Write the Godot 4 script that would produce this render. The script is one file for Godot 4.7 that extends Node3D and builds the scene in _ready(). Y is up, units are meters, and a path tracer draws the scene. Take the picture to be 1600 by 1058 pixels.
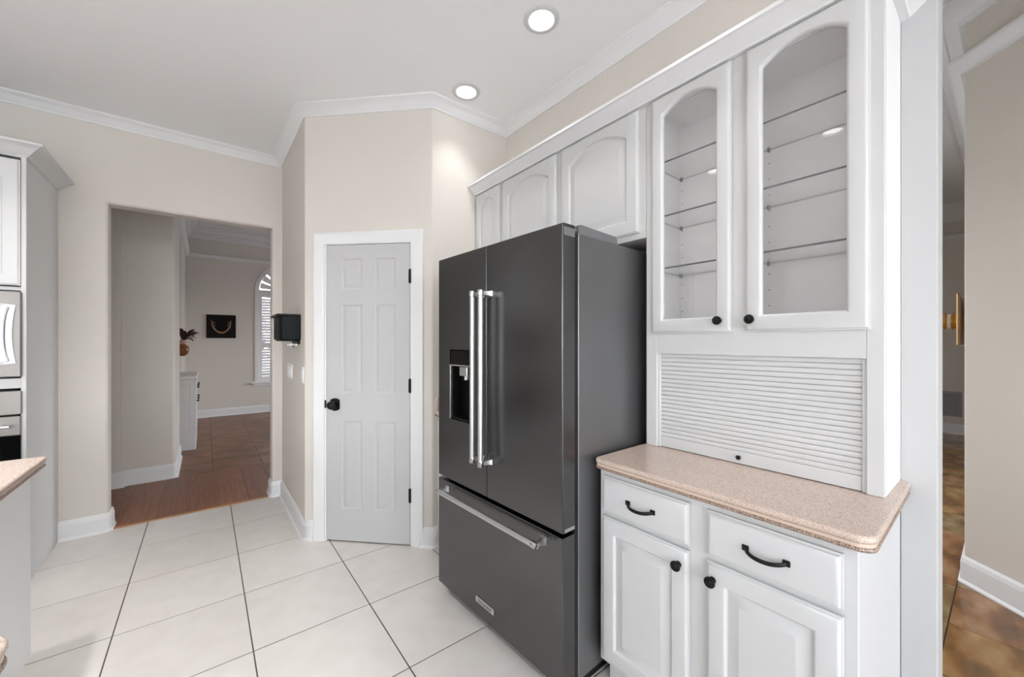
extends Node3D
# Plan axes: the cabinet run goes along a (world -Z), the room's width along b (world +X); y is up, the floor of the kitchen is y = 0.

# ------------------------------------------------------------------ mesh building
class MB:
	var p := PackedVector3Array()   # triangles, counter-clockwise seen from outside

	func tri(a: Vector3, b: Vector3, c: Vector3) -> void:
		p.append(a); p.append(b); p.append(c)

	func quad(a: Vector3, b: Vector3, c: Vector3, d: Vector3) -> void:
		tri(a, b, c); tri(a, c, d)

	func fan(ring: Array, flip := false) -> void:
		var m := Vector3.ZERO
		for v in ring: m += v
		m /= ring.size()
		for i in ring.size():
			var a: Vector3 = ring[i]
			var b: Vector3 = ring[(i + 1) % ring.size()]
			if flip: tri(m, b, a)
			else: tri(m, a, b)

	func loops(rings: Array, cap_first := false, cap_last := false) -> void:
		for k in rings.size() - 1:
			var A: Array = rings[k]
			var B: Array = rings[k + 1]
			var n := A.size()
			for i in n:
				var j := (i + 1) % n
				quad(A[i], A[j], B[j], B[i])
		if cap_first: fan(rings[0], true)
		if cap_last: fan(rings[-1])

	func box(lo: Vector3, hi: Vector3, c := 0.002) -> void:
		var m := (lo + hi) / 2
		var h := (hi - lo) / 2
		c = minf(c, minf(h.x, minf(h.y, h.z)) * 0.9)
		var P := func(sx, sy, sz, ax) -> Vector3:
			var e := h - Vector3(c, c, c)
			e[ax] = h[ax]
			return m + Vector3(sx * e.x, sy * e.y, sz * e.z)
		for ax in 3:
			for s in [-1, 1]:
				var u := (ax + 1) % 3
				var w := (ax + 2) % 3
				var q := []
				for k in [[-1, -1], [1, -1], [1, 1], [-1, 1]]:
					var sg := [0, 0, 0]
					sg[ax] = s; sg[u] = k[0]; sg[w] = k[1]
					q.append(P.call(sg[0], sg[1], sg[2], ax))
				if s > 0: quad(q[0], q[1], q[2], q[3])
				else: quad(q[3], q[2], q[1], q[0])
		if c <= 0.0: return
		for ax in 3:      # the edges that run along ax
			var u := (ax + 1) % 3
			var w := (ax + 2) % 3
			for su in [-1, 1]:
				for sw in [-1, 1]:
					var q := []
					for k in [[-1, u], [1, u], [1, w], [-1, w]]:
						var sg := [0, 0, 0]
						sg[ax] = k[0]; sg[u] = su; sg[w] = sw
						q.append(P.call(sg[0], sg[1], sg[2], k[1]))
					if su * sw > 0: quad(q[0], q[1], q[2], q[3])
					else: quad(q[3], q[2], q[1], q[0])
		for sx in [-1, 1]:
			for sy in [-1, 1]:
				for sz in [-1, 1]:
					var a: Vector3 = P.call(sx, sy, sz, 0)
					var b: Vector3 = P.call(sx, sy, sz, 1)
					var d: Vector3 = P.call(sx, sy, sz, 2)
					if sx * sy * sz > 0: tri(a, b, d)
					else: tri(a, d, b)

	# plan outline (x, z) raised from y0 to y1
	func prism(poly: PackedVector2Array, y0: float, y1: float) -> void:
		var ids := Geometry2D.triangulate_polygon(poly)
		var cw := Geometry2D.is_polygon_clockwise(poly)
		for i in range(0, ids.size(), 3):
			var a := poly[ids[i]]
			var b := poly[ids[i + 1]]
			var c := poly[ids[i + 2]]
			if (b - a).cross(c - a) > 0:
				var t := b; b = c; c = t
			tri(Vector3(a.x, y1, a.y), Vector3(b.x, y1, b.y), Vector3(c.x, y1, c.y))
			tri(Vector3(a.x, y0, a.y), Vector3(c.x, y0, c.y), Vector3(b.x, y0, b.y))
		var n := poly.size()
		for i in n:
			var a := poly[i]
			var b := poly[(i + 1) % n]
			if cw: quad(Vector3(a.x, y0, a.y), Vector3(b.x, y0, b.y), Vector3(b.x, y1, b.y), Vector3(a.x, y1, a.y))
			else: quad(Vector3(b.x, y0, b.y), Vector3(a.x, y0, a.y), Vector3(a.x, y1, a.y), Vector3(b.x, y1, b.y))

	# outline (x, y) pushed along z
	func slab(poly: PackedVector2Array, z0: float, z1: float) -> void:
		var ids := Geometry2D.triangulate_polygon(poly)
		for i in range(0, ids.size(), 3):
			var a := poly[ids[i]]
			var b := poly[ids[i + 1]]
			var c := poly[ids[i + 2]]
			if (b - a).cross(c - a) < 0:
				var t := b; b = c; c = t
			tri(Vector3(a.x, a.y, z1), Vector3(b.x, b.y, z1), Vector3(c.x, c.y, z1))
			tri(Vector3(a.x, a.y, z0), Vector3(c.x, c.y, z0), Vector3(b.x, b.y, z0))
		var n := poly.size()
		var cw := Geometry2D.is_polygon_clockwise(poly)
		for i in n:
			var a := poly[i]
			var b := poly[(i + 1) % n]
			if not cw:
				var t := a; a = b; b = t
			quad(Vector3(a.x, a.y, z0), Vector3(b.x, b.y, z0), Vector3(b.x, b.y, z1), Vector3(a.x, a.y, z1))

	# profile (outward, y) along a plan path (x, z); outward is to the side (-dz, dx)
	func sweep(profile: Array, path: Array, y := 0.0, side := 1.0) -> void:
		var rings := []
		for i in path.size():
			var here: Vector2 = path[i]
			var n0 := Vector2.ZERO
			var n1 := Vector2.ZERO
			if i > 0:
				var d: Vector2 = (here - path[i - 1]).normalized()
				n0 = Vector2(-d.y, d.x) * side
			if i < path.size() - 1:
				var d: Vector2 = (path[i + 1] - here).normalized()
				n1 = Vector2(-d.y, d.x) * side
			if i == 0: n0 = n1
			if i == path.size() - 1: n1 = n0
			var m := (n0 + n1) / (1.0 + n0.dot(n1))
			var ring := []
			for q in profile:
				ring.append(Vector3(here.x + m.x * q.x, y + q.y, here.y + m.y * q.x))
			rings.append(ring)
		loops(rings, true, true)

	# profile (radius, height) about an axis
	func lathe(profile: Array, at: Vector3, axis: Vector3, n := 24) -> void:
		axis = axis.normalized()
		var u := axis.cross(Vector3.UP if absf(axis.y) < 0.9 else Vector3.RIGHT).normalized()
		var v := axis.cross(u)
		var rings := []
		for q in profile:
			var ring := []
			for k in n:
				var t := TAU * k / n
				ring.append(at + axis * q.y + (u * cos(t) + v * sin(t)) * maxf(q.x, 0.00005))
			rings.append(ring)
		loops(rings, true, true)

	func tube(pts: Array, r, n := 10, flat := 1.0, wide := Vector3.ZERO) -> void:
		var rings := []
		var last := Vector3.ZERO
		for i in pts.size():
			var d: Vector3 = (pts[mini(i + 1, pts.size() - 1)] - pts[maxi(i - 1, 0)]).normalized()
			var u: Vector3
			if wide != Vector3.ZERO: u = (wide - d * wide.dot(d)).normalized()
			elif last == Vector3.ZERO: u = d.cross(Vector3.UP if absf(d.y) < 0.9 else Vector3.RIGHT).normalized()
			else: u = (last - d * last.dot(d)).normalized()
			last = u
			var v := d.cross(u)
			var rr: float = r[i] if r is Array else r
			var ring := []
			for k in n:
				var t := TAU * k / n
				ring.append(pts[i] + (u * cos(t) + v * sin(t) * flat) * rr)
			rings.append(ring)
		loops(rings, true, true)

	func turned(x: Transform3D) -> MB:
		for i in p.size(): p[i] = x * p[i]
		return self

	func add(o: MB) -> void:
		p.append_array(o.p)

	func mesh(angle := 48.0) -> ArrayMesh:
		var n := p.size() / 3
		var fn := PackedVector3Array()
		var un := PackedVector3Array()
		fn.resize(n); un.resize(n)
		var at := {}
		for i in n:
			var c := (p[i * 3 + 1] - p[i * 3]).cross(p[i * 3 + 2] - p[i * 3])
			fn[i] = c
			un[i] = c.normalized()
			for k in 3:
				var key := Vector3i((p[i * 3 + k] * 20000.0).round())
				if at.has(key): at[key].append(i)
				else: at[key] = [i]
		var lim := cos(deg_to_rad(angle))
		var V := PackedVector3Array()
		var N := PackedVector3Array()
		V.resize(n * 3); N.resize(n * 3)
		for i in n:
			for k in 3:
				var s := Vector3.ZERO
				for j in at[Vector3i((p[i * 3 + k] * 20000.0).round())]:
					if un[i].dot(un[j]) > lim: s += fn[j]
				var o: int = i * 3 + [0, 2, 1][k]
				V[o] = p[i * 3 + k]
				N[o] = s.normalized() if s.length_squared() > 0 else Vector3.UP
		var arr := []
		arr.resize(Mesh.ARRAY_MAX)
		arr[Mesh.ARRAY_VERTEX] = V
		arr[Mesh.ARRAY_NORMAL] = N
		var m := ArrayMesh.new()
		m.add_surface_from_arrays(Mesh.PRIMITIVE_TRIANGLES, arr)
		return m

var M := {}
var used := {}

func mb() -> MB:
	return MB.new()

func bx(lo: Vector3, hi: Vector3, c := 0.002) -> MB:
	var o := MB.new()
	o.box(lo, hi, c)
	return o

func numbered(called: String) -> String:
	var n: int = used.get(called, 0)
	used[called] = n + 1
	return called if n == 0 else "%s_%03d" % [called, n]

func put(called: String, shape, m: Material, parent: Node = null) -> MeshInstance3D:
	var o := MeshInstance3D.new()
	if parent == null:
		o.name = numbered(called)
		parent = self
	else:
		var n := 0
		for c in parent.get_children():
			if c.has_meta("base") and c.get_meta("base") == called: n += 1
		o.name = called if n == 0 else "%s_%03d" % [called, n]
		o.set_meta("base", called)
	o.mesh = shape.mesh() if shape is MB else shape
	o.material_override = m
	parent.add_child(o, true)
	return o

func thing(called: String, label: String, category: String, at: Vector3, turn := 0.0, group := "") -> Node3D:
	var o := Node3D.new()
	o.name = numbered(called)
	add_child(o)
	o.position = at
	o.rotation.y = turn
	tag(o, label, category, group)
	return o

func tag(o: Node, label: String, category: String, group := "") -> Node:
	o.set_meta("label", label)
	o.set_meta("category", category)
	if group: o.set_meta("group", group)
	return o

func struct_node(called: String, label: String, category: String, at := Vector3.ZERO, turn := 0.0) -> Node3D:
	var o := thing(called, label, category, at, turn)
	o.set_meta("kind", "structure")
	return o

func struct(called: String, shape, m: Material, label: String, category: String) -> MeshInstance3D:
	var o := put(called, shape, m)
	o.name = called
	tag(o, label, category)
	o.set_meta("kind", "structure")
	return o

# plan point (b, -a)
func W(a: float, b: float, y := 0.0) -> Vector3:
	return Vector3(b, y, -a)

func rounded(pts: Array, radii: Array, n := 5) -> PackedVector2Array:
	var out := PackedVector2Array()
	for i in pts.size():
		var r: float = radii[i]
		var p: Vector2 = pts[i]
		if r <= 0:
			out.append(p)
			continue
		var d0: Vector2 = (pts[(i - 1 + pts.size()) % pts.size()] - p).normalized()
		var d1: Vector2 = (pts[(i + 1) % pts.size()] - p).normalized()
		var half := acos(clampf(d0.dot(d1), -1, 1)) / 2
		var cut := r / tan(half)
		var mid := p + (d0 + d1).normalized() * r / sin(half)
		var a0 := (p + d0 * cut - mid).angle()
		var da := angle_difference(a0, (p + d1 * cut - mid).angle())
		for k in n + 1:
			out.append(mid + Vector2.from_angle(a0 + da * k / n) * r)
	return out

# ------------------------------------------------------------------ materials
func mat(called: String, c: Color, rough := 0.5, metal := 0.0, spec := 0.5) -> StandardMaterial3D:
	var m := StandardMaterial3D.new()
	m.resource_name = called
	m.albedo_color = c
	m.roughness = rough
	m.metallic = metal
	m.metallic_specular = spec
	M[called] = m
	return m

func noise_tex(kind: int, freq: float, octaves: int, ramp: Array, size := 512, sd := 1, warp := 0.0) -> NoiseTexture2D:
	var n := FastNoiseLite.new()
	n.noise_type = kind
	n.seed = sd
	n.frequency = freq
	n.fractal_octaves = octaves
	if octaves == 1: n.fractal_type = FastNoiseLite.FRACTAL_NONE
	if kind == FastNoiseLite.TYPE_CELLULAR: n.cellular_return_type = FastNoiseLite.RETURN_CELL_VALUE
	if warp > 0:
		n.domain_warp_enabled = true
		n.domain_warp_amplitude = warp
		n.domain_warp_frequency = freq * 0.7
	var t := NoiseTexture2D.new()
	t.width = size; t.height = size
	t.seamless = true
	t.noise = n
	var g := Gradient.new()
	g.offsets = PackedFloat32Array(ramp.map(func(x): return x[0]))
	g.colors = PackedColorArray(ramp.map(func(x): return x[1]))
	t.color_ramp = g
	return t

func triplanar(m: StandardMaterial3D, t: Texture2D, scale: Vector3, offset := Vector3.ZERO) -> StandardMaterial3D:
	m.albedo_texture = t
	m.uv1_triplanar = true
	m.uv1_world_triplanar = true
	m.uv1_triplanar_sharpness = 4.0
	m.uv1_scale = scale
	m.uv1_offset = offset
	return m

func relief(m: StandardMaterial3D, t: Texture2D, cm: float) -> void:
	m.heightmap_enabled = true
	m.heightmap_texture = t
	m.heightmap_scale = cm

func grey(v: float) -> Color:
	return Color(v, v, v)

func make_materials() -> void:
	mat("white_paint", Color(0.83, 0.83, 0.828), 0.38, 0.0, 0.4)
	mat("white_door", Color(0.77, 0.77, 0.768), 0.5, 0.0, 0.35)
	mat("trim_white", Color(0.915, 0.915, 0.915), 0.4, 0.0, 0.4)
	mat("island_white", Color(0.945, 0.945, 0.945), 0.4, 0.0, 0.4)
	mat("white_melamine", Color(0.96, 0.95, 0.95), 0.4, 0.0, 0.4)
	mat("ceiling_paint", Color(0.96, 0.96, 0.96), 0.9)
	mat("wall_paint", Color(0.862, 0.838, 0.806), 0.6, 0.0, 0.4)
	var bump := noise_tex(FastNoiseLite.TYPE_SIMPLEX_SMOOTH, 0.06, 3, [[0.0, Color.BLACK], [1.0, Color.WHITE]], 512, 4)
	for k in ["wall_paint", "ceiling_paint"]:
		M[k].uv1_triplanar = true; M[k].uv1_world_triplanar = true; M[k].uv1_scale = Vector3.ONE * 2.2
		relief(M[k], bump, 0.035)
	# kitchen tile, four tones
	var tt := noise_tex(FastNoiseLite.TYPE_SIMPLEX, 0.011, 4, [[0.0, Color(0.965, 0.962, 0.957)], [0.5, Color(0.985, 0.983, 0.98)], [1.0, Color(1, 1, 1)]], 512, 12)
	for i in 4:
		var tone: Color = [Color(0.855, 0.835, 0.815), Color(0.863, 0.843, 0.823), Color(0.85, 0.829, 0.809), Color(0.859, 0.839, 0.819)][i]
		triplanar(mat("tile_%d" % i, tone, 0.3), tt, Vector3.ONE * 0.9, Vector3(0.31 * i, 0, 0.17 * i))
	mat("grout", Color(0.33, 0.31, 0.29), 0.9)
	mat("slate_grout", Color(0.34, 0.27, 0.21), 0.9)
	# slate
	var st := noise_tex(FastNoiseLite.TYPE_SIMPLEX, 0.0055, 6, [[0.0, Color(0.40, 0.32, 0.26)], [0.3, Color(0.49, 0.40, 0.31)], [0.45, Color(0.56, 0.45, 0.34)], [0.58, Color(0.60, 0.50, 0.39)], [0.72, Color(0.62, 0.54, 0.45)], [1.0, Color(0.72, 0.64, 0.54)]], 1024, 31)
	var sh := noise_tex(FastNoiseLite.TYPE_SIMPLEX, 0.012, 5, [[0.0, Color.BLACK], [1.0, Color.WHITE]], 512, 32, 30.0)
	for i in 5:
		var tone: Color = [Color(1.0, 0.96, 0.88), Color(1.0, 0.90, 0.72), Color(0.88, 0.90, 0.90), Color(1.0, 0.88, 0.76), Color(0.94, 0.93, 0.82)][i]
		var m := triplanar(mat("slate_%d" % i, tone, 0.22), st, Vector3(0.35, 0.9, 0.8), Vector3(0.27 * i, 0, 0.41 * i))
		relief(m, sh, 0.025)
		var m2 := triplanar(mat("back_slate_%d" % i, Color(0.86, 0.67, 0.53) * [1.0, 0.94, 1.05, 0.98, 1.02][i], 0.34), st, Vector3(0.35, 0.9, 0.8), Vector3(0.27 * i, 0, 0.41 * i))
	# wood
	var wt := noise_tex(FastNoiseLite.TYPE_SIMPLEX, 0.012, 5, [[0.0, Color(0.80, 0.76, 0.72)], [0.5, Color(0.92, 0.90, 0.88)], [1.0, Color(1, 1, 1)]], 512, 41, 6.0)
	for i in 4:
		var tone: Color = [Color(0.50, 0.30, 0.20), Color(0.56, 0.36, 0.25), Color(0.54, 0.34, 0.24), Color(0.60, 0.40, 0.30)][i]
		triplanar(mat("wood_%d" % i, tone, 0.36), wt, Vector3(4.0, 1.0, 0.35), Vector3(0.3 * i, 0, 0.21 * i))
	mat("oak_edge", Color(0.66, 0.47, 0.29), 0.4)
	# speckled stone of the worktops
	var sp := noise_tex(FastNoiseLite.TYPE_CELLULAR, 0.22, 1, [[0.0, Color(0.56, 0.46, 0.40)], [0.2, Color(0.76, 0.67, 0.61)], [0.5, Color(0.83, 0.745, 0.69)], [0.84, Color(0.85, 0.775, 0.725)], [1.0, Color(0.93, 0.89, 0.85)]], 512, 51)
	triplanar(mat("stone", Color(1, 1, 1), 0.2), sp, Vector3.ONE * 6.5)
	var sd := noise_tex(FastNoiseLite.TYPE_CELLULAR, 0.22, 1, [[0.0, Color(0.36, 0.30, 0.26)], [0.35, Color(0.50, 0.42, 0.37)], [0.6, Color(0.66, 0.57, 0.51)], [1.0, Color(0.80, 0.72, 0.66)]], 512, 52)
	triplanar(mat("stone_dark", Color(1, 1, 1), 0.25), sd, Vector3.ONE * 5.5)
	mat("stone_band", Color(0.84, 0.75, 0.68), 0.3)
	# metals
	var brush := noise_tex(FastNoiseLite.TYPE_SIMPLEX, 0.05, 3, [[0.0, grey(0.94)], [1.0, grey(1.0)]], 512, 61)
	triplanar(mat("black_steel", Color(0.42, 0.42, 0.425), 0.25, 1.0), brush, Vector3(0.6, 14.0, 0.6))
	mat("black_steel_side", Color(0.475, 0.475, 0.48), 0.38, 0.75)
	mat("grey_plastic", Color(0.42, 0.42, 0.425), 0.45)
	mat("bright_steel", Color(0.84, 0.84, 0.84), 0.38, 1.0)
	mat("chrome", Color(0.80, 0.80, 0.80), 0.18, 1.0)
	triplanar(mat("oven_steel", Color(0.60, 0.585, 0.57), 0.5, 1.0), brush, Vector3(0.6, 14.0, 0.6))
	mat("oven_ring", Color(0.62, 0.62, 0.64), 0.35, 1.0)
	mat("black_glass", Color(0.015, 0.017, 0.02), 0.1, 0.0, 0.25)
	mat("black_rubber", Color(0.03, 0.03, 0.03), 0.7)
	mat("black_iron", Color(0.07, 0.07, 0.07), 0.45, 0.2, 0.4)
	mat("blue_black", Color(0.05, 0.075, 0.09), 0.5, 0.0, 0.3)
	mat("black_plastic", Color(0.04, 0.04, 0.04), 0.5, 0.0, 0.3)
	mat("brass", Color(0.83, 0.60, 0.28), 0.28, 1.0)
	mat("bronze_plate", Color(0.55, 0.44, 0.31), 0.4, 0.7)
	mat("switch_white", Color(0.95, 0.95, 0.95), 0.35)
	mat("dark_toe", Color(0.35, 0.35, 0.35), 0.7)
	mat("vent_grey", Color(0.62, 0.62, 0.63), 0.5)
	mat("glass_edge", Color(0.15, 0.18, 0.18), 0.2)
	mat("glass_rear", Color(0.62, 0.64, 0.64), 0.3)
	mat("hole", Color(0.12, 0.12, 0.12), 0.9)
	mat("clip", Color(0.45, 0.45, 0.45), 0.4, 0.6)
	mat("canvas_black", Color(0.10, 0.08, 0.07), 0.7, 0.0, 0.3)
	mat("antler", Color(0.60, 0.46, 0.36), 0.5)
	mat("amber", Color(0.46, 0.26, 0.13), 0.25)
	mat("dried_leaf", Color(0.22, 0.11, 0.10), 0.6)
	mat("pink_clay", Color(0.72, 0.56, 0.50), 0.5)
	mat("gravel", Color(0.55, 0.56, 0.57), 0.95)
	mat("patio", Color(0.82, 0.81, 0.79), 0.9)
	mat("leaf", Color(0.10, 0.20, 0.22), 0.8, 0.0, 0.2)
	var g := mat("glass", Color(1, 1, 1, 0.04), 0.02)
	g.transparency = BaseMaterial3D.TRANSPARENCY_ALPHA
	var lens := mat("lens", Color(1, 1, 1), 0.4)
	lens.emission_enabled = true
	lens.emission = Color(1, 0.985, 0.96)
	lens.emission_energy_multiplier = 6.0

# ------------------------------------------------------------------ joinery
func rect_ring(w: float, h: float, i: float, z: float, n: int) -> Array:
	var r := [Vector3(i, i, z), Vector3(w - i, i, z)]
	for k in n + 1:
		r.append(Vector3(lerpf(w - i, i, float(k) / n), h - i, z))
	return r

func arch_ring(w: float, o: Dictionary, h: float, d: float, z: float, n: int) -> Array:
	var l: float = o.side + d
	var r: float = w - o.side - d
	var top: float = h - o.top - d
	var rise: float = o.rise
	var out := [Vector3(l, o.bot + d, z), Vector3(r, o.bot + d, z)]
	for k in n + 1:
		var t := float(k) / n
		var s := t * 2 - 1
		out.append(Vector3(lerpf(r, l, t), top - rise + rise * (1 - pow(absf(s), 2.15)), z))
	return out

# a cabinet door of width w, height h, back at z = 0
func panel_door(w: float, h: float, o: Dictionary) -> MB:
	var t := 0.02
	var n := 20 if o.rise > 0 else 4
	var m := mb()
	var rings := [rect_ring(w, h, 0, 0, n), rect_ring(w, h, 0, t * 0.5, n), rect_ring(w, h, 0.004, t * 0.55, n), rect_ring(w, h, 0.006, t * 0.8, n), rect_ring(w, h, 0.012, t, n)]
	if o.get("glass", false):
		rings += [arch_ring(w, o, h, 0, t, n), arch_ring(w, o, h, 0.005, t - 0.003, n), arch_ring(w, o, h, 0.009, t - 0.009, n), arch_ring(w, o, h, 0.009, 0, n), rect_ring(w, h, 0, 0, n)]
		m.loops(rings)
	else:
		rings += [arch_ring(w, o, h, 0, t, n), arch_ring(w, o, h, 0.004, t - 0.002, n), arch_ring(w, o, h, 0.009, t - 0.009, n), arch_ring(w, o, h, 0.016, t - 0.0095, n), arch_ring(w, o, h, 0.042, t - 0.002, n), arch_ring(w, o, h, 0.045, t - 0.001, n)]
		m.loops(rings, true, true)
	return m

func drawer_front(w: float, h: float) -> MB:
	var t := 0.02
	var m := mb()
	m.loops([rect_ring(w, h, 0, 0, 4), rect_ring(w, h, 0, t * 0.45, 4), rect_ring(w, h, 0.005, t * 0.5, 4), rect_ring(w, h, 0.008, t * 0.8, 4), rect_ring(w, h, 0.016, t, 4)], true, true)
	return m

func door_glass(w: float, h: float, o: Dictionary) -> MB:
	var m := mb()
	m.loops([arch_ring(w, o, h, 0.004, 0.004, 20), arch_ring(w, o, h, 0.004, 0.007, 20)], true, true)
	return m

func knob_shape(r := 0.0155) -> MB:
	var m := mb()
	m.lathe([Vector2(r * 0.62, 0), Vector2(r * 0.62, 0.002), Vector2(r * 0.4, 0.004), Vector2(r * 0.38, 0.012), Vector2(r * 0.8, 0.016), Vector2(r, 0.019), Vector2(r, 0.022), Vector2(r * 0.9, 0.0245), Vector2(r * 0.72, 0.0245), Vector2(r * 0.66, 0.0235), Vector2(r * 0.52, 0.0235), Vector2(r * 0.46, 0.0255), Vector2(r * 0.2, 0.027), Vector2(0, 0.0272)], Vector3.ZERO, Vector3.BACK, 24)
	return m

func pull_shape(half := 0.05) -> MB:
	var m := mb()
	for s in [-1, 1]:
		m.box(Vector3(s * half - 0.009, -0.008, 0), Vector3(s * half + 0.009, 0.008, 0.006), 0.0015)
	var pts := []
	for k in 17:
		var t := k / 8.0 - 1.0
		pts.append(Vector3(t * half, -0.002 - 0.006 * (1 - t * t), 0.003 + 0.026 * pow(1 - pow(absf(t), 2.6), 0.8)))
	m.tube(pts, 0.0062, 8, 0.62, Vector3.UP)
	return m

func placed(o: MeshInstance3D, at: Vector3) -> MeshInstance3D:
	o.position = at
	return o

# ------------------------------------------------------------------ scene
func _ready() -> void:
	var cam := Camera3D.new()
	cam.name = "camera"
	cam.projection = Camera3D.PROJECTION_FRUSTUM
	cam.near = 0.05
	cam.far = 80.0
	var f := 612.0
	cam.size = 1058.0 / f * cam.near
	cam.frustum_offset = Vector2(0, 6.0 / f * cam.near)
	cam.position = Vector3(0, 1.366, 0)
	cam.rotation.y = -atan2(480.0, f)
	cam.current = true
	add_child(cam)

	var env := Environment.new()
	env.background_mode = Environment.BG_SKY
	var sky := Sky.new()
	var psm := ProceduralSkyMaterial.new()
	psm.sky_top_color = Color(0.895, 0.93, 0.98)
	psm.sky_horizon_color = Color(0.99, 0.99, 0.99)
	psm.ground_bottom_color = Color(0.55, 0.55, 0.52)
	psm.ground_horizon_color = Color(0.75, 0.76, 0.75)
	psm.energy_multiplier = 1.0
	sky.sky_material = psm
	env.sky = sky
	env.background_energy_multiplier = 9.0
	env.tonemap_mode = Environment.TONE_MAPPER_LINEAR
	env.tonemap_exposure = 1.19
	env.sdfgi_enabled = true
	env.ssao_enabled = true
	env.ssil_enabled = true
	var we := WorldEnvironment.new()
	we.name = "environment"
	we.environment = env
	add_child(we)

	make_materials()
	build_shell()
	rear_window()
	build_floors()
	build_trim()
	build_pantry_door()
	build_back_room()
	build_side_hall()
	build_lights()
	build_fridge()
	build_hutch()
	build_uppers()
	build_small_base()
	build_left_side()
	build_small_things()

const CEIL := 2.99

func build_shell() -> void:
	var R := 0.02
	var wp: Material = M.wall_paint
	var m := mb()
	m.prism(rounded([Vector2(-3.72, -4.03), Vector2(-0.55, -4.03), Vector2(-0.55, -4.17), Vector2(-3.72, -4.17)], [0, R, R, 0]), 0, 3.6)
	m.prism(rounded([Vector2(0.467, -4.17), Vector2(0.467, -4.03), Vector2(0.545, -4.03), Vector2(0.545, -4.17)], [R, R, 0, 0]), 0, 3.6)
	m.box(Vector3(-0.58, 2.373, -4.17), Vector3(0.50, 3.6, -4.03), 0.012)
	struct("wall_far", m, wp, "beige wall facing the camera with the open doorway to the hallway", "wall")
	# pantry corner: solid but for the recess of its door
	m = mb()
	var d := Vector2(1, 1).normalized()
	var nn := Vector2(1, -1).normalized()      # into the wall
	var c0 := Vector2(0.545, -3.027)
	var j0 := c0 + d * 0.150
	var j1 := c0 + d * 0.778
	m.prism(rounded([Vector2(0.545, -4.17), c0, j0, j0 + nn * 0.08, j1 + nn * 0.08, j1, Vector2(1.192, -2.38), Vector2(1.93, -2.38), Vector2(1.93, -4.17)], [0, R, 0, 0, 0, 0, R, 0, 0]), 0, 2.05)
	m.prism(rounded([Vector2(0.545, -4.17), c0, Vector2(1.192, -2.38), Vector2(1.93, -2.38), Vector2(1.93, -4.17)], [0, R, R, 0, 0]), 2.05, 3.6)
	struct("wall_pantry", m, wp, "beige pantry corner with a narrow side, a diagonal front and a short return", "wall")
	m = mb()
	m.prism(rounded([Vector2(1.81, -2.385), Vector2(1.93, -2.385), Vector2(1.93, -0.1465), Vector2(1.81, -0.1465)], [0, 0, 0.004, 0.004]), 0, 3.6)
	m.box(Vector3(1.81, 2.8, -0.14), Vector3(1.93, 3.6, 1.35), 0.003)
	m.box(Vector3(1.81, 0, 1.34), Vector3(1.93, 3.6, 1.9), 0.003)
	m.box(Vector3(1.81, 0, 4.0), Vector3(1.93, 3.6, 4.25), 0.003)
	m.box(Vector3(1.81, 0, 1.89), Vector3(1.93, 0.25, 4.01), 0.003)
	m.box(Vector3(1.81, 2.7, 1.89), Vector3(1.93, 3.6, 4.01), 0.003)
	struct("wall_right", m, wp, "beige wall behind the white cabinet run at the right", "wall")
	m = mb()
	m.box(Vector3(-3.72, 0, 4.2), Vector3(-3.4, 3.1, 4.32), 0.002)
	m.box(Vector3(1.6, 0, 4.2), Vector3(1.93, 3.1, 4.32), 0.002)
	m.box(Vector3(-3.41, 2.8, 4.2), Vector3(1.61, 3.1, 4.32), 0.002)
	struct("wall_rear", m, wp, "beige wall behind the camera around the wide glass doors", "wall")
	m = mb()
	m.box(Vector3(-3.72, 0, -4.1), Vector3(-3.6, 3.1, -0.95), 0.002)
	m.box(Vector3(-3.72, 0, 0.95), Vector3(-3.6, 3.1, 4.3), 0.002)
	m.box(Vector3(-3.72, 0, -0.96), Vector3(-3.6, 1.0, 0.96), 0.002)
	m.box(Vector3(-3.72, 2.35, -0.96), Vector3(-3.6, 3.1, 0.96), 0.002)
	struct("wall_left", m, wp, "beige wall out of frame on the left with a wide window", "wall")
	# ceiling with round cut-outs for the recessed lights
	var c := CSGCombiner3D.new()
	c.name = "ceiling"
	var cb := CSGBox3D.new()
	cb.name = "board"
	cb.size = Vector3(5.6, 0.12, 8.5)
	cb.position = Vector3(-0.88, CEIL + 0.06, 0.06)
	cb.material = M.ceiling_paint
	c.add_child(cb)
	var k := 0
	for s in can_spots():
		var cy := CSGCylinder3D.new()
		cy.name = "cut_out_%03d" % k
		k += 1
		cy.operation = CSGShape3D.OPERATION_SUBTRACTION
		cy.radius = 0.072
		cy.height = 0.3
		cy.sides = 40
		cy.position = Vector3(s.x, CEIL, s.y)
		cy.material = M.ceiling_paint
		c.add_child(cy)
	add_child(c)
	tag(c, "smooth white kitchen ceiling with recessed lights", "ceiling")
	c.set_meta("kind", "structure")
	# glass doors and window that light the kitchen
	var w1 := struct_node("window_1", "wide sliding glass doors behind the camera", "window", Vector3(-0.9, 0, 4.26))
	var fr := mb()
	for x in [-2.47, -0.83, 0.83, 2.47]: fr.box(Vector3(x - 0.03, 0, -0.03), Vector3(x + 0.03, 2.8, 0.03))
	for y in [0.03, 2.77]: fr.box(Vector3(-2.47, y - 0.03, -0.029), Vector3(2.47, y + 0.03, 0.029))
	put("window_frame", fr, M.white_paint, w1)
	for i in 3: put("pane", bx(Vector3(-2.44 + 1.65 * i, 0.06, -0.003), Vector3(-0.86 + 1.65 * i, 2.74, 0.003), 0), M.glass, w1)
	var w2 := struct_node("window_2", "wide window over the sink wall, out of frame on the left", "window", Vector3(-3.66, 1.0, 0.0), PI / 2)
	fr = mb()
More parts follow.
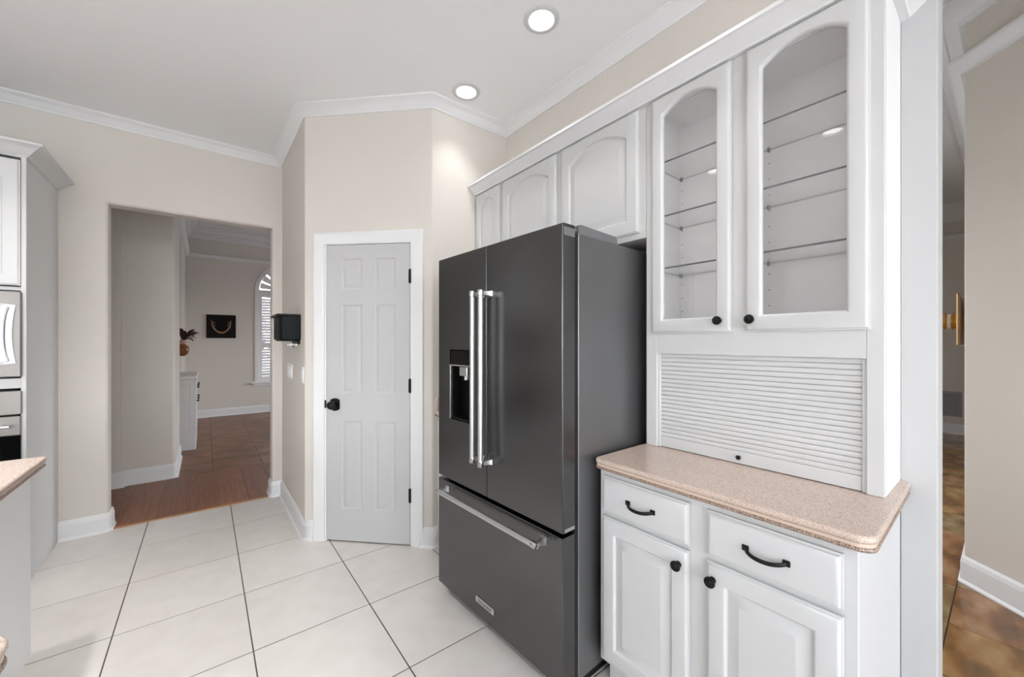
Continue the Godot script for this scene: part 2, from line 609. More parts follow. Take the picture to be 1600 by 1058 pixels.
	for x in [-0.92, 0.0, 0.92]: fr.box(Vector3(x - 0.03, 0, -0.03), Vector3(x + 0.03, 1.35, 0.03))
	for y in [0.03, 1.32]: fr.box(Vector3(-0.92, y - 0.03, -0.029), Vector3(0.92, y + 0.03, 0.029))
	put("window_frame", fr, M.white_paint, w2)
	for i in 2: put("pane", bx(Vector3(-0.89 + 0.92 * i, 0.06, -0.003), Vector3(-0.03 + 0.92 * i, 1.29, 0.003), 0), M.glass, w2)

func rear_window() -> void:
	var w := struct_node("window_4", "tall window in the right wall behind the camera", "window", Vector3(1.87, 0.25, 2.95), -PI / 2)
	var fr := mb()
	for x in [-1.02, 0.0, 1.02]: fr.box(Vector3(x - 0.03, 0, -0.03), Vector3(x + 0.03, 2.45, 0.03))
	for y in [0.03, 2.42]: fr.box(Vector3(-1.02, y - 0.03, -0.029), Vector3(1.02, y + 0.03, 0.029))
	put("window_frame", fr, M.white_paint, w)
	for i in 2: put("pane", bx(Vector3(-0.99 + 1.02 * i, 0.06, -0.003), Vector3(-0.03 + 1.02 * i, 2.39, 0.003), 0), M.glass, w)

func floor_tile(parent: Node, called: String, x0: float, z0: float, x1: float, z1: float, m: Material, g: float, top := 0.0) -> void:
	put(called, bx(Vector3(x0 + g, top - 0.012, z0 + g), Vector3(x1 - g, top, z1 - g), 0.0007), m, parent)

func build_floors() -> void:
	var rng := RandomNumberGenerator.new()
	rng.seed = 7
	var fl := struct_node("floor", "kitchen floor of large pale cream tiles with dark grout", "floor")
	put("grout", bx(Vector3(-3.72, -0.1, -4.05), Vector3(1.93, -0.0015, 4.32), 0), M.grout, fl)
	var S := 0.508
	for i in range(-6, 5):
		for j in range(-4, 8):
			var x0 := -0.3385 + i * S
			var a1 := 3.592 + S - j * S      # far edge
			var x1 := minf(x0 + S, 1.81)
			x0 = maxf(x0, -3.6)
			var far := minf(a1, 4.05)
			var near := a1 - S
			if near > 4.03 or x1 - x0 < 0.02: continue
			floor_tile(fl, "tile", x0, -far, x1, -near, M["tile_%d" % rng.randi_range(0, 3)], 0.0027)
	# tiles behind the camera, too far back to be seen: one plain bed at the same height
	put("rear_tiles", bx(Vector3(-3.6, -0.012, 2.0), Vector3(1.81, -0.0005, 4.2), 0.001), M.tile_0, fl)
	# wooden hallway strip
	var wf := struct_node("floor_001", "reddish brown wooden plank strip in the hallway beyond the doorway", "floor")
	put("underlay", bx(Vector3(-2.6, -0.1, -5.2), Vector3(4.6, -0.006, -4.05), 0), M.grout, wf)
	var x := -2.5
	var i := 0
	while x < 4.5:
		floor_tile(wf, "plank", x, -5.185, x + 0.2, -4.075, M["wood_%d" % [2, 0, 1, 3, 2, 1, 3][i % 7]], 0.0006, 0.004)
		x += 0.2
		i += 1
	put("threshold", bx(Vector3(-0.55, -0.01, -4.076), Vector3(0.467, 0.007, -4.045), 0.004), M.oak_edge, wf)
	# slate of the back room
	var bf := struct_node("floor_002", "brown slate tile floor of the room beyond the hallway", "floor")
	put("grout", bx(Vector3(-0.4, -0.1, -9.15), Vector3(4.6, -0.002, -5.2), 0), M.slate_grout, bf)
	for p in range(-1, 10):
		for q in 9:
			var x0 := 0.07 + p * 0.45
			var z1 := -5.2 - q * 0.45
			floor_tile(bf, "tile", maxf(x0, -0.31), maxf(z1 - 0.45, -9.05), minf(x0 + 0.45, 4.5), z1, M["back_slate_%d" % rng.randi_range(0, 4)], 0.0022)
	# slate of the side hall
	var sf := struct_node("floor_003", "multicoloured slate tile floor of the hall past the right opening", "floor")
	put("grout", bx(Vector3(1.81, -0.1, -2.5), Vector3(9.0, -0.004, 1.7), 0), M.slate_grout, sf)
	for p in 15:
		for q in range(-4, 6):
			var x0 := 1.93 + p * 0.46 + 0.0
			var a0 := 0.19 + q * 0.457
			if a0 > 2.2: continue
			floor_tile(sf, "tile", x0 - (0.12 if p == 0 else 0.0), -minf(a0 + 0.457, 2.4), minf(x0 + 0.46, 8.8), -a0, M["slate_%d" % rng.randi_range(0, 4)], 0.0025)

func crown_profile(drop: float, out: float) -> Array:
	return [Vector2(0, 0), Vector2(0, -drop), Vector2(0.008, -drop), Vector2(0.01, -drop + 0.008), Vector2(0.016, -drop + 0.012), Vector2(out * 0.42, -drop * 0.62), Vector2(out * 0.62, -drop * 0.36), Vector2(out * 0.84, -0.018), Vector2(out * 0.9, -0.012), Vector2(out, -0.010), Vector2(out, 0)]

func base_profile(h := 0.135, t := 0.016) -> Array:
	return [Vector2(0, 0), Vector2(t + 0.01, 0), Vector2(t + 0.009, 0.008), Vector2(t + 0.002, 0.018), Vector2(t, 0.02), Vector2(t, h - 0.035), Vector2(t - 0.003, h - 0.028), Vector2(t - 0.005, h - 0.014), Vector2(0.004, h), Vector2(0, h)]

func swept(profile: Array, path: Array, y := 0.0, side := 1.0) -> MB:
	var m := mb()
	m.sweep(profile, path, y, side)
	return m

func build_trim() -> void:
	var wh: Material = M.trim_white
	var d := Vector2(1, 1).normalized()
	var c0 := Vector2(0.545, -3.027)
	struct("trim_1", swept(crown_profile(0.066, 0.072), [Vector2(-3.6, -4.03), Vector2(0.545, -4.03), c0, Vector2(1.192, -2.38), Vector2(1.81, -2.38), Vector2(1.81, 4.2)], CEIL), wh, "white crown moulding round the top of the kitchen walls", "crown moulding")
	struct("baseboard_far", swept(base_profile(), [Vector2(-0.79, -4.03), Vector2(-0.57, -4.03), Vector2(-0.55, -4.05), Vector2(-0.55, -4.17)]), wh, "white baseboard left of the open doorway", "baseboard")
	struct("baseboard_pantry", swept(base_profile(), [Vector2(0.467, -4.17), Vector2(0.467, -4.045), Vector2(0.482, -4.03), Vector2(0.545, -4.03), c0, c0 + d * 0.072]), wh, "white baseboard from the doorway's right jamb round to the pantry door", "baseboard")
	struct("baseboard_return", swept(base_profile(), [c0 + d * 0.834, Vector2(1.192, -2.38), Vector2(1.234, -2.38)]), wh, "short white baseboard between the pantry door and the refrigerator", "baseboard")
	# white casing at the end of the right wall
	var cs := mb()
	cs.prism(rounded([Vector2(1.8095, -0.2245), Vector2(1.8, -0.2245), Vector2(1.8, -0.1415), Vector2(1.931, -0.1415), Vector2(1.931, -0.1462), Vector2(1.8095, -0.1462)], [0, 0.002, 0.004, 0, 0, 0]), 0, 2.8)
	struct("trim_2", cs, M.white_door, "white casing at the end of the wall beside the right opening", "casing")

func build_pantry_door() -> void:
	var o := struct_node("door_1", "narrow white six-panel pantry door with black knob and hinges on the diagonal wall", "door", W(3.027, 0.545), -PI / 4)
	# casing with mitred legs, local x along the wall
	var cw := 0.078
	var prof := [Vector2(0, 0), Vector2(0, 0.016), Vector2(0.006, 0.019), Vector2(0.02, 0.019), Vector2(0.03, 0.016), Vector2(0.06, 0.014), Vector2(0.07, 0.011), Vector2(cw, 0.009), Vector2(cw, 0)]
	var rings := []
	for s in [[Vector2(0.072, 0), Vector2(1, 0)], [Vector2(0.072, 2.118), Vector2(1, -1)], [Vector2(0.854, 2.118), Vector2(-1, -1)], [Vector2(0.854, 0), Vector2(-1, 0)]]:
		var ring := []
		for q in prof:
			var p: Vector2 = s[0] + s[1] * q.x
			ring.append(Vector3(p.x, p.y, q.y))
		rings.append(ring)
	var m := mb()
	m.loops(rings, true, true)
	put("casing", m, M.trim_white, o)
	m = mb()
	for x in [0.1502, 0.7642]: m.box(Vector3(x, 0, -0.078), Vector3(x + 0.0135, 2.048, 0.004), 0.001)
	m.box(Vector3(0.1502, 2.036, -0.078), Vector3(0.7778, 2.0495, 0.004), 0.001)
	put("jamb", m, M.trim_white, o)
	# the slab
	var w := 0.594
	var h := 2.022
	m = mb()
	var xs := [0.0, 0.297, w]
	var px := [[0.115, 0.245], [0.352, 0.482]]
	var py := [[0.225, 0.81], [1.015, 1.605], [1.725, 1.92]]
	var ys := [0.0, 0.9125, 1.665, h]
	var t := 0.035
	for i in 2:
		for k in 3:
			var R := func(d: float, z: float) -> Array:
				return [Vector3(px[i][0] + d, py[k][0] + d, z), Vector3(px[i][1] - d, py[k][0] + d, z), Vector3(px[i][1] - d, py[k][1] - d, z), Vector3(px[i][0] + d, py[k][1] - d, z)]
			var cell := [Vector3(xs[i], ys[k], t), Vector3(xs[i + 1], ys[k], t), Vector3(xs[i + 1], ys[k + 1], t), Vector3(xs[i], ys[k + 1], t)]
			m.loops([cell, R.call(-0.012, t), R.call(-0.006, t - 0.004), R.call(0.0, t - 0.009), R.call(0.006, t - 0.009), R.call(0.022, t - 0.003), R.call(0.025, t - 0.002)], false, true)
	m.loops([[Vector3(0, 0, t), Vector3(0, h, t), Vector3(w, h, t), Vector3(w, 0, t)], [Vector3(0, 0, 0), Vector3(0, h, 0), Vector3(w, h, 0), Vector3(w, 0, 0)]], false, true)
	var slab := put("slab", m, M.white_door, o)
	slab.position = Vector3(0.1665, 0.01, -0.033)
	# knob with a shaped plate, strike plate, hinges
	m = mb()
	var plate := PackedVector2Array()
	for k in 13: plate.append(Vector2(0.033 * (1 - k / 6.0), 0.031 + 0.012 * (1 - pow(k / 6.0 - 1, 2))))
	for k in 13: plate.append(Vector2(-0.033 * (1 - k / 6.0), -0.031 - 0.012 * (1 - pow(k / 6.0 - 1, 2))))
	m.slab(plate, 0, 0.007)
	m.lathe([Vector2(0.016, 0.005), Vector2(0.012, 0.012), Vector2(0.011, 0.028), Vector2(0.02, 0.036), Vector2(0.0275, 0.046), Vector2(0.0285, 0.054), Vector2(0.025, 0.062), Vector2(0.014, 0.067), Vector2(0, 0.068)], Vector3.ZERO, Vector3.BACK, 28)
	placed(put("knob", m, M.black_iron, o), Vector3(0.228, 0.94, 0.002))
	put("strike_plate", bx(Vector3(0.152, 0.915, 0.002), Vector3(0.163, 0.968, 0.0062), 0.001), M.black_iron, o)
	for y in [1.81, 1.075, 0.34]:
		m = mb()
		m.lathe([Vector2(0, -0.05), Vector2(0.004, -0.048), Vector2(0.007, -0.045), Vector2(0.007, 0.045), Vector2(0.004, 0.048), Vector2(0, 0.05)], Vector3.ZERO, Vector3.UP, 14)
		m.box(Vector3(-0.012, -0.044, -0.01), Vector3(0.0, 0.044, -0.002), 0.001)
		placed(put("hinge", m, M.black_iron, o), Vector3(0.764, y, 0.008))

# ------------------------------------------------------------------ rooms beyond
func build_back_room() -> void:
	var wp: Material = M.wall_paint
	var wh: Material = M.trim_white
	var m := mb()
	m.prism(rounded([Vector2(-2.5, -5.16), Vector2(-0.62, -5.16), Vector2(-0.62, -5.2), Vector2(-0.235, -5.2), Vector2(-0.235, -6.1), Vector2(-0.31, -6.1), Vector2(-0.31, -7.6), Vector2(-0.265, -7.6), Vector2(-0.265, -9.2), Vector2(-2.5, -9.2)], [0, 0.01, 0, 0.03, 0.02, 0, 0, 0.02, 0, 0]), 0, 2.82)
	m.prism(rounded([Vector2(-2.5, -5.16), Vector2(-0.62, -5.16), Vector2(-0.62, -5.2), Vector2(-0.235, -5.2), Vector2(-0.235, -6.1), Vector2(-0.265, -6.1), Vector2(-0.265, -9.2), Vector2(-2.5, -9.2)], [0, 0.01, 0, 0.03, 0.02, 0, 0, 0]), 2.82, 3.9)
	struct("wall_hallway", m, wp, "beige hallway wall seen through the doorway, its rounded end lit", "wall")
	# window wall with an arched hole
	m = mb()
	var cx := 1.3
	var r := 0.465
	for s in [-1, 1]:
		var poly := PackedVector2Array([Vector2(-2.5 if s < 0 else 4.62, 0), Vector2(cx, 0), Vector2(cx, 0.6), Vector2(cx + s * r, 0.6), Vector2(cx + s * r, 2.38)])
		for k in range(1, 13):
			var t := PI / 2 * k / 12.0
			poly.append(Vector2(cx + s * r * cos(t), 2.38 + r * sin(t)))
		poly.append(Vector2(cx, 3.9))
		poly.append(Vector2(-2.5 if s < 0 else 4.62, 3.9))
		m.slab(poly, -9.2, -9.05)
	struct("wall_window", m, wp, "taupe wall of the far room holding the arched window", "wall")
	m = mb()
	m.box(Vector3(4.5, 0, -9.2), Vector3(4.62, 0.4, -4.03), 0.002)
	m.box(Vector3(4.5, 2.15, -9.2), Vector3(4.62, 3.9, -4.03), 0.002)
	m.box(Vector3(4.5, 0.39, -9.2), Vector3(4.62, 2.16, -7.8), 0.002)
	m.box(Vector3(4.5, 0.39, -5.6), Vector3(4.62, 2.16, -4.03), 0.002)
	struct("wall_east", m, wp, "wall of the far room with a wide window, hidden from view", "wall")
	m = mb()
	m.box(Vector3(1.93, 0, -4.17), Vector3(4.62, 3.6, -4.03), 0.002)
	m.box(Vector3(-2.62, 0, -5.2), Vector3(-2.5, 3.6, -4.1), 0.002)
	struct("wall_corridor", m, wp, "hidden ends of the hallway behind the pantry", "wall")
	struct("ceiling_001", bx(Vector3(-2.62, 3.0, -5.3), Vector3(4.62, 3.1, -4.03), 0), M.ceiling_paint, "hallway ceiling behind the doorway", "ceiling")
	struct("ceiling_002", bx(Vector3(-0.4, 3.52, -9.2), Vector3(4.62, 3.62, -5.2), 0), M.ceiling_paint, "raised ceiling of the far room", "ceiling")
	struct("wall_header", bx(Vector3(-0.3, 3.0, -5.3), Vector3(4.62, 3.9, -5.2), 0.002), wp, "header above the hallway's open side", "wall")
	# stepped crown and picture rail
	var cp := [Vector2(0, 0.29), Vector2(0, 0), Vector2(0.02, 0), Vector2(0.025, 0.03), Vector2(0.06, 0.05), Vector2(0.075, 0.09), Vector2(0.11, 0.095), Vector2(0.115, 0.13), Vector2(0.15, 0.15), Vector2(0.17, 0.19), Vector2(0.21, 0.195), Vector2(0.215, 0.23), Vector2(0.26, 0.25), Vector2(0.30, 0.285), Vector2(0.30, 0.29)]
	struct("trim_3", swept(cp, [Vector2(4.5, -5.4), Vector2(4.5, -9.05), Vector2(-0.265, -9.05), Vector2(-0.265, -6.1), Vector2(-0.235, -6.1), Vector2(-0.235, -5.4)], 3.235, -1.0), wh, "deep stepped crown moulding under the far room's raised ceiling", "crown moulding")
	var rail := [Vector2(0, 0.06), Vector2(0, 0), Vector2(0.018, 0.002), Vector2(0.022, 0.015), Vector2(0.04, 0.03), Vector2(0.055, 0.05), Vector2(0.06, 0.06)]
	struct("trim_4", swept(rail, [Vector2(4.5, -9.05), Vector2(-0.265, -9.05), Vector2(-0.265, -6.1), Vector2(-0.235, -6.1), Vector2(-0.235, -5.3)], 2.895, -1.0), wh, "thin white picture rail on the far room's walls", "moulding")
	struct("baseboard_hallway", swept(base_profile(0.15), [Vector2(-2.5, -5.16), Vector2(-0.62, -5.16), Vector2(-0.62, -5.2), Vector2(-0.26, -5.2), Vector2(-0.235, -5.225), Vector2(-0.235, -6.1), Vector2(-0.31, -6.1), Vector2(-0.31, -6.395)]), wh, "white baseboard of the hallway wall and its end", "baseboard")
	struct("baseboard_window", swept(base_profile(0.14), [Vector2(-0.265, -9.05), Vector2(4.5, -9.05)]), wh, "white baseboard under the arched window", "baseboard")
	# arched window with shutters
	var o := struct_node("window_3", "tall arched window with white louvred shutters in the far room", "window", Vector3(cx, 0, -9.05))
	m = mb()
	var pr := [Vector2(0, -0.08), Vector2(0, 0.012), Vector2(0.012, 0.02), Vector2(0.055, 0.024), Vector2(0.075, 0.02), Vector2(0.075, -0.0)]
	var rings := []
	var pts := [[Vector2(-r, 0.6), Vector2(-1, 0)]]
	for k in 25:
		var t := PI - PI * k / 24.0
		pts.append([Vector2(cos(t) * r, 2.38 + sin(t) * r), Vector2(cos(t), sin(t))])
	pts.append([Vector2(r, 0.6), Vector2(1, 0)])
	for s in pts:
		var ring := []
		for q in pr:
			var p: Vector2 = s[0] + s[1] * q.x
			ring.append(Vector3(p.x, p.y, q.y))
		rings.append(ring)
	m.loops(rings, true, true)
	put("casing", m, wh, o)
	m = mb()
	m.box(Vector3(-0.60, 0.565, -0.10), Vector3(0.60, 0.60, 0.07), 0.006)
	m.box(Vector3(-0.56, 0.515, 0.0), Vector3(0.56, 0.564, 0.022), 0.004)
	put("sill", m, wh, o)
	m = mb()
	m.box(Vector3(-r, 2.335, -0.07), Vector3(r, 2.395, -0.02), 0.004)
	put("transom", m, wh, o)
	for s in 2:
		var x0 := -r + 0.002 if s == 0 else 0.001
		var x1 := -0.001 if s == 0 else r - 0.002
		var sh := mb()
		sh.box(Vector3(x0, 0.602, -0.065), Vector3(x0 + 0.05, 2.333, -0.035), 0.003)
		sh.box(Vector3(x1 - 0.05, 0.602, -0.065), Vector3(x1, 2.333, -0.035), 0.003)
		for y in [[0.602, 0.70], [1.26, 1.36], [2.25, 2.333]]: sh.box(Vector3(x0 + 0.049, y[0], -0.064), Vector3(x1 - 0.049, y[1], -0.036), 0.003)
		var fr := put("shutter", sh, wh, o)
		var lv := bx(Vector3(0, -0.028, -0.004), Vector3(x1 - x0 - 0.102, 0.028, 0.004), 0.0035).turned(Transform3D(Basis(Vector3.RIGHT, deg_to_rad(24)), Vector3.ZERO)).mesh()
		var ys := []
		var y := 0.73
		while y < 1.24: ys.append(y); y += 0.054
		y = 1.392
		while y < 2.24: ys.append(y); y += 0.054
		for yy in ys:
			placed(put("louver", lv, wh, fr), Vector3(x0 + 0.051, yy, -0.05))
	for k in 9:      # sunburst of slats in the arch
		var t := PI * k / 9.0
		var sector := PackedVector2Array()
		for q in 4: sector.append(Vector2.from_angle(t + PI / 9.0 * (0.04 + 0.80 * q / 3.0)) * 0.455)
		for q in 4: sector.append(Vector2.from_angle(t + PI / 9.0 * (0.84 - 0.80 * q / 3.0)) * 0.06)
		var bar := mb()
		bar.slab(sector, -0.004, 0.004)
		placed(put("sunburst_slat", bar, wh, o), Vector3(0, 2.396, -0.045 - 0.001 * (k % 2)))
	put("pane", bx(Vector3(-r, 0.6, -0.12), Vector3(r, 2.85, -0.115), 0), M.glass, o)
	# garden outside
	struct("floor_004", bx(Vector3(-30, -0.4, -40), Vector3(30, -0.15, 40), 0), M.gravel, "grey gravel ground outside the windows", "gravel")
	var pt := mb()
	pt.box(Vector3(-9, -0.15, -3.9), Vector3(-3.72, -0.05, 12), 0.01)
	pt.box(Vector3(-3.72, -0.15, 4.32), Vector3(6, -0.05, 12), 0.01)
	struct("floor_005", pt, M.patio, "pale concrete patio outside the kitchen windows", "patio")
	var hd := mb()
	var rng := RandomNumberGenerator.new()
	rng.seed = 3
	for k in 2600:
		var c := Vector3(rng.randf_range(-1.5, 6.0), rng.randf_range(-0.1, 2.05), rng.randf_range(-12.6, -11.9))
		var q := Basis.from_euler(Vector3(rng.randf_range(-1, 1), rng.randf_range(-2, 2), rng.randf_range(-1, 1)))
		var s := rng.randf_range(0.06, 0.12)
		hd.quad(c + q * Vector3(-s, 0, 0), c + q * Vector3(0, -s * 0.5, 0.02), c + q * Vector3(s, 0, 0), c + q * Vector3(0, s * 0.5, 0.02))
	var hedge := put("hedge", hd.mesh(5.0), M.leaf)
	tag(hedge, "blue-green hedge seen between the shutter louvres", "hedge")
	hedge.set_meta("kind", "stuff")

func build_side_hall() -> void:
	var wp: Material = M.wall_paint
	var wh: Material = M.trim_white
	var m := mb()
	# diagonal wall, its corner with the hall wall at a = 0.18, b = 3.40
	var k := Vector2(3.41, -0.165)
	var e := k + Vector2(-0.66, 0.75).normalized() * 2.15
	m.prism(rounded([k, e, e + Vector2(1.2, 0.3), Vector2(8.92, 0.5), Vector2(8.92, -0.165)], [0.015, 0, 0, 0, 0]), 0, 3.6)
	struct("wall_diagonal", m, wp, "beige diagonal wall at the right edge past the opening", "wall")
	m = mb()
	m.box(Vector3(8.8, 0, -2.5), Vector3(8.92, 3.6, -0.1), 0.002)
	struct("wall_end", m, wp, "shadowed end wall of the side hall with the return vent", "wall")
	m = mb()
	m.box(Vector3(1.93, 0, -2.52), Vector3(8.92, 0.9, -2.4), 0.002)
	m.box(Vector3(1.93, 2.4, -2.52), Vector3(8.92, 3.6, -2.4), 0.002)
	m.box(Vector3(1.93, 0.89, -2.52), Vector3(2.3, 2.41, -2.4), 0.002)
	m.box(Vector3(6.0, 0.89, -2.52), Vector3(8.92, 2.41, -2.4), 0.002)
	struct("wall_side", m, wp, "hidden wall of the side hall with a window", "wall")
	struct("ceiling_003", bx(Vector3(1.93, 3.42, -2.52), Vector3(8.92, 3.52, 1.75), 0), M.ceiling_paint, "grey ceiling of the side hall", "ceiling")
	struct("wall_closure", bx(Vector3(1.93, 0, 1.42), Vector3(3.4, 3.6, 1.5), 0.002), wp, "hidden end of the side hall near the camera", "wall")
	var path := [Vector2(8.8, -2.4), Vector2(8.8, -0.165), k, k + (e - k) * 0.985]
	struct("trim_5", swept([Vector2(0, 0.25), Vector2(0, 0), Vector2(0.02, 0), Vector2(0.03, 0.03), Vector2(0.06, 0.06), Vector2(0.09, 0.12), Vector2(0.10, 0.12), Vector2(0.105, 0.15), Vector2(0.15, 0.19), Vector2(0.17, 0.235), Vector2(0.20, 0.238), Vector2(0.20, 0.25)], path, 3.17, 1.0), wh, "heavy stepped crown moulding along the side hall ceiling", "crown moulding")
	struct("trim_6", swept([Vector2(0, 0.075), Vector2(0, 0), Vector2(0.014, 0.002), Vector2(0.018, 0.014), Vector2(0.03, 0.028), Vector2(0.05, 0.05), Vector2(0.056, 0.06), Vector2(0.066, 0.063), Vector2(0.066, 0.075)], path, 2.895, 1.0), wh, "white picture rail wrapping the diagonal wall's corner", "moulding")
	struct("baseboard_hall", swept(base_profile(0.15), [Vector2(8.8, -2.4), Vector2(8.8, -0.165), k, k + (e - k) * 0.985]), wh, "white baseboard of the diagonal wall and side hall", "baseboard")
	# return vent on the end wall
	var v := thing("return_vent", "grey return air grille low on the side hall's end wall", "vent", Vector3(8.8, 0.26, -0.45), -PI / 2)
	m = mb()
	for q in [[-0.32, 0.0, 0.0, 0.03], [-0.32, 0.0, 0.34, 0.37]]: m.box(Vector3(q[0], q[2], 0), Vector3(q[1], q[3], 0.014), 0.003)
	for x in [-0.32, -0.03]: m.box(Vector3(x, 0.0, 0), Vector3(x + 0.03, 0.37, 0.0135), 0.003)
	put("frame", m, M.vent_grey, v)
	var sl := bx(Vector3(-0.29, -0.008, -0.001), Vector3(-0.03, 0.008, 0.001), 0.0005).turned(Transform3D(Basis(Vector3.RIGHT, deg_to_rad(-35)), Vector3.ZERO)).mesh()
	for i in 18:
		placed(put("slat", sl, M.vent_grey, v), Vector3(0, 0.04 + i * 0.017, 0.007))
	# sconce on the hall wall
	var s := thing("wall_sconce", "bronze wall plate with a brass boss jutting past the diagonal wall's edge", "sconce", Vector3(4.84, 1.54, -0.165), PI)
	m = mb()
	m.box(Vector3(-0.36, -0.2, 0.07), Vector3(0.36, 0.2, 0.092), 0.006)
	put("plate", m, M.bronze_plate, s)
	put("bracket", bx(Vector3(-0.05, -0.05, 0.0005), Vector3(0.05, 0.05, 0.07), 0.006), M.brass, s)
	m = mb()
	m.lathe([Vector2(0.075, 0.092), Vector2(0.075, 0.104), Vector2(0.06, 0.11), Vector2(0.06, 0.125), Vector2(0.07, 0.128), Vector2(0.07, 0.138), Vector2(0.05, 0.14), Vector2(0.05, 0.165), Vector2(0.068, 0.168), Vector2(0.068, 0.182), Vector2(0.03, 0.19), Vector2(0, 0.192)], Vector3.ZERO, Vector3.BACK, 20)
	put("boss", m, M.brass, s)
	m = mb()
	m.lathe([Vector2(0, 0.142), Vector2(0.058, 0.142), Vector2(0.058, 0.163), Vector2(0, 0.163)], Vector3.ZERO, Vector3.BACK, 20)
	put("band", m, M.switch_white, s)

# ------------------------------------------------------------------ lights
func can_spots() -> Array:
	return [Vector2(1.333, -1.46), Vector2(1.333, -2.18), Vector2(1.333, -0.74), Vector2(-0.73, -2.75), Vector2(-0.73, -1.74), Vector2(-0.73, -0.85), Vector2(-0.73, 0.1), Vector2(-0.73, 1.6), Vector2(1.0, 2.2)]

func build_lights() -> void:
	var labels := ["larger recessed ceiling light nearer the top edge of the photo", "recessed ceiling light nearest the pantry return wall", "recessed ceiling light above the worktop, out of frame", "recessed ceiling light between island and doorway, out of frame", "recessed ceiling light above the island's far end, out of frame", "recessed ceiling light above the island's near end, out of frame", "recessed ceiling light left of the camera, out of frame", "recessed ceiling light behind the camera on the left", "recessed ceiling light behind the camera on the right"]
	var ring := mb()
	ring.lathe([Vector2(0.063, 0.0), Vector2(0.066, -0.006), Vector2(0.072, -0.008), Vector2(0.088, -0.004), Vector2(0.0905, 0.0)], Vector3.ZERO, Vector3.UP, 40)
	var ring2 := mb()
	var rr := []
	for q in [Vector2(0.0625, 0.03), Vector2(0.0625, -0.003), Vector2(0.066, -0.007), Vector2(0.072, -0.0085), Vector2(0.088, -0.004), Vector2(0.0905, -0.0002), Vector2(0.0705, -0.0002), Vector2(0.0705, 0.03), Vector2(0.0625, 0.03)]:
		var one := []
		for k in 40:
			one.append(Vector3(cos(TAU * k / 40) * q.x, q.y, -sin(TAU * k / 40) * q.x))
		rr.append(one)
	ring2.loops(rr)
	var ringm := ring2.mesh()
	var cup := mb()
	cup.lathe([Vector2(0, 0.1), Vector2(0.0705, 0.1), Vector2(0.0705, 0.03), Vector2(0.068, 0.03), Vector2(0.068, 0.096), Vector2(0, 0.096)], Vector3.ZERO, Vector3.UP, 32)
	var cupm := cup.mesh()
	var le := mb()
	le.lathe([Vector2(0, 0.012), Vector2(0.055, 0.012), Vector2(0.062, 0.016), Vector2(0.062, 0.024), Vector2(0, 0.024)], Vector3.ZERO, Vector3.UP, 32)
	var lem := le.mesh()
	var i := 0
	for s in can_spots():
		var o := thing("recessed_light", labels[i], "ceiling light", Vector3(s.x, CEIL, s.y), 0, "recessed ceiling lights")
		put("trim_ring", ringm, M.white_paint, o)
		put("housing", cupm, M.white_paint, o)
		put("lens", lem, M.lens, o)
		var l := SpotLight3D.new()
		l.name = "lamp"
		l.position = Vector3(0, 0.004, 0)
		l.rotation.x = -PI / 2
		l.light_energy = 0.5 if s.x > 0 else (2.5 if s.y < -2.5 else 2.6)
		l.light_color = Color(0.99, 0.99, 0.99)
		l.spot_angle = 44
		l.spot_angle_attenuation = 1.0
		l.spot_range = 9
		l.spot_attenuation = 2
		l.light_size = 0.05
		l.shadow_enabled = true
		o.add_child(l)
		i += 1

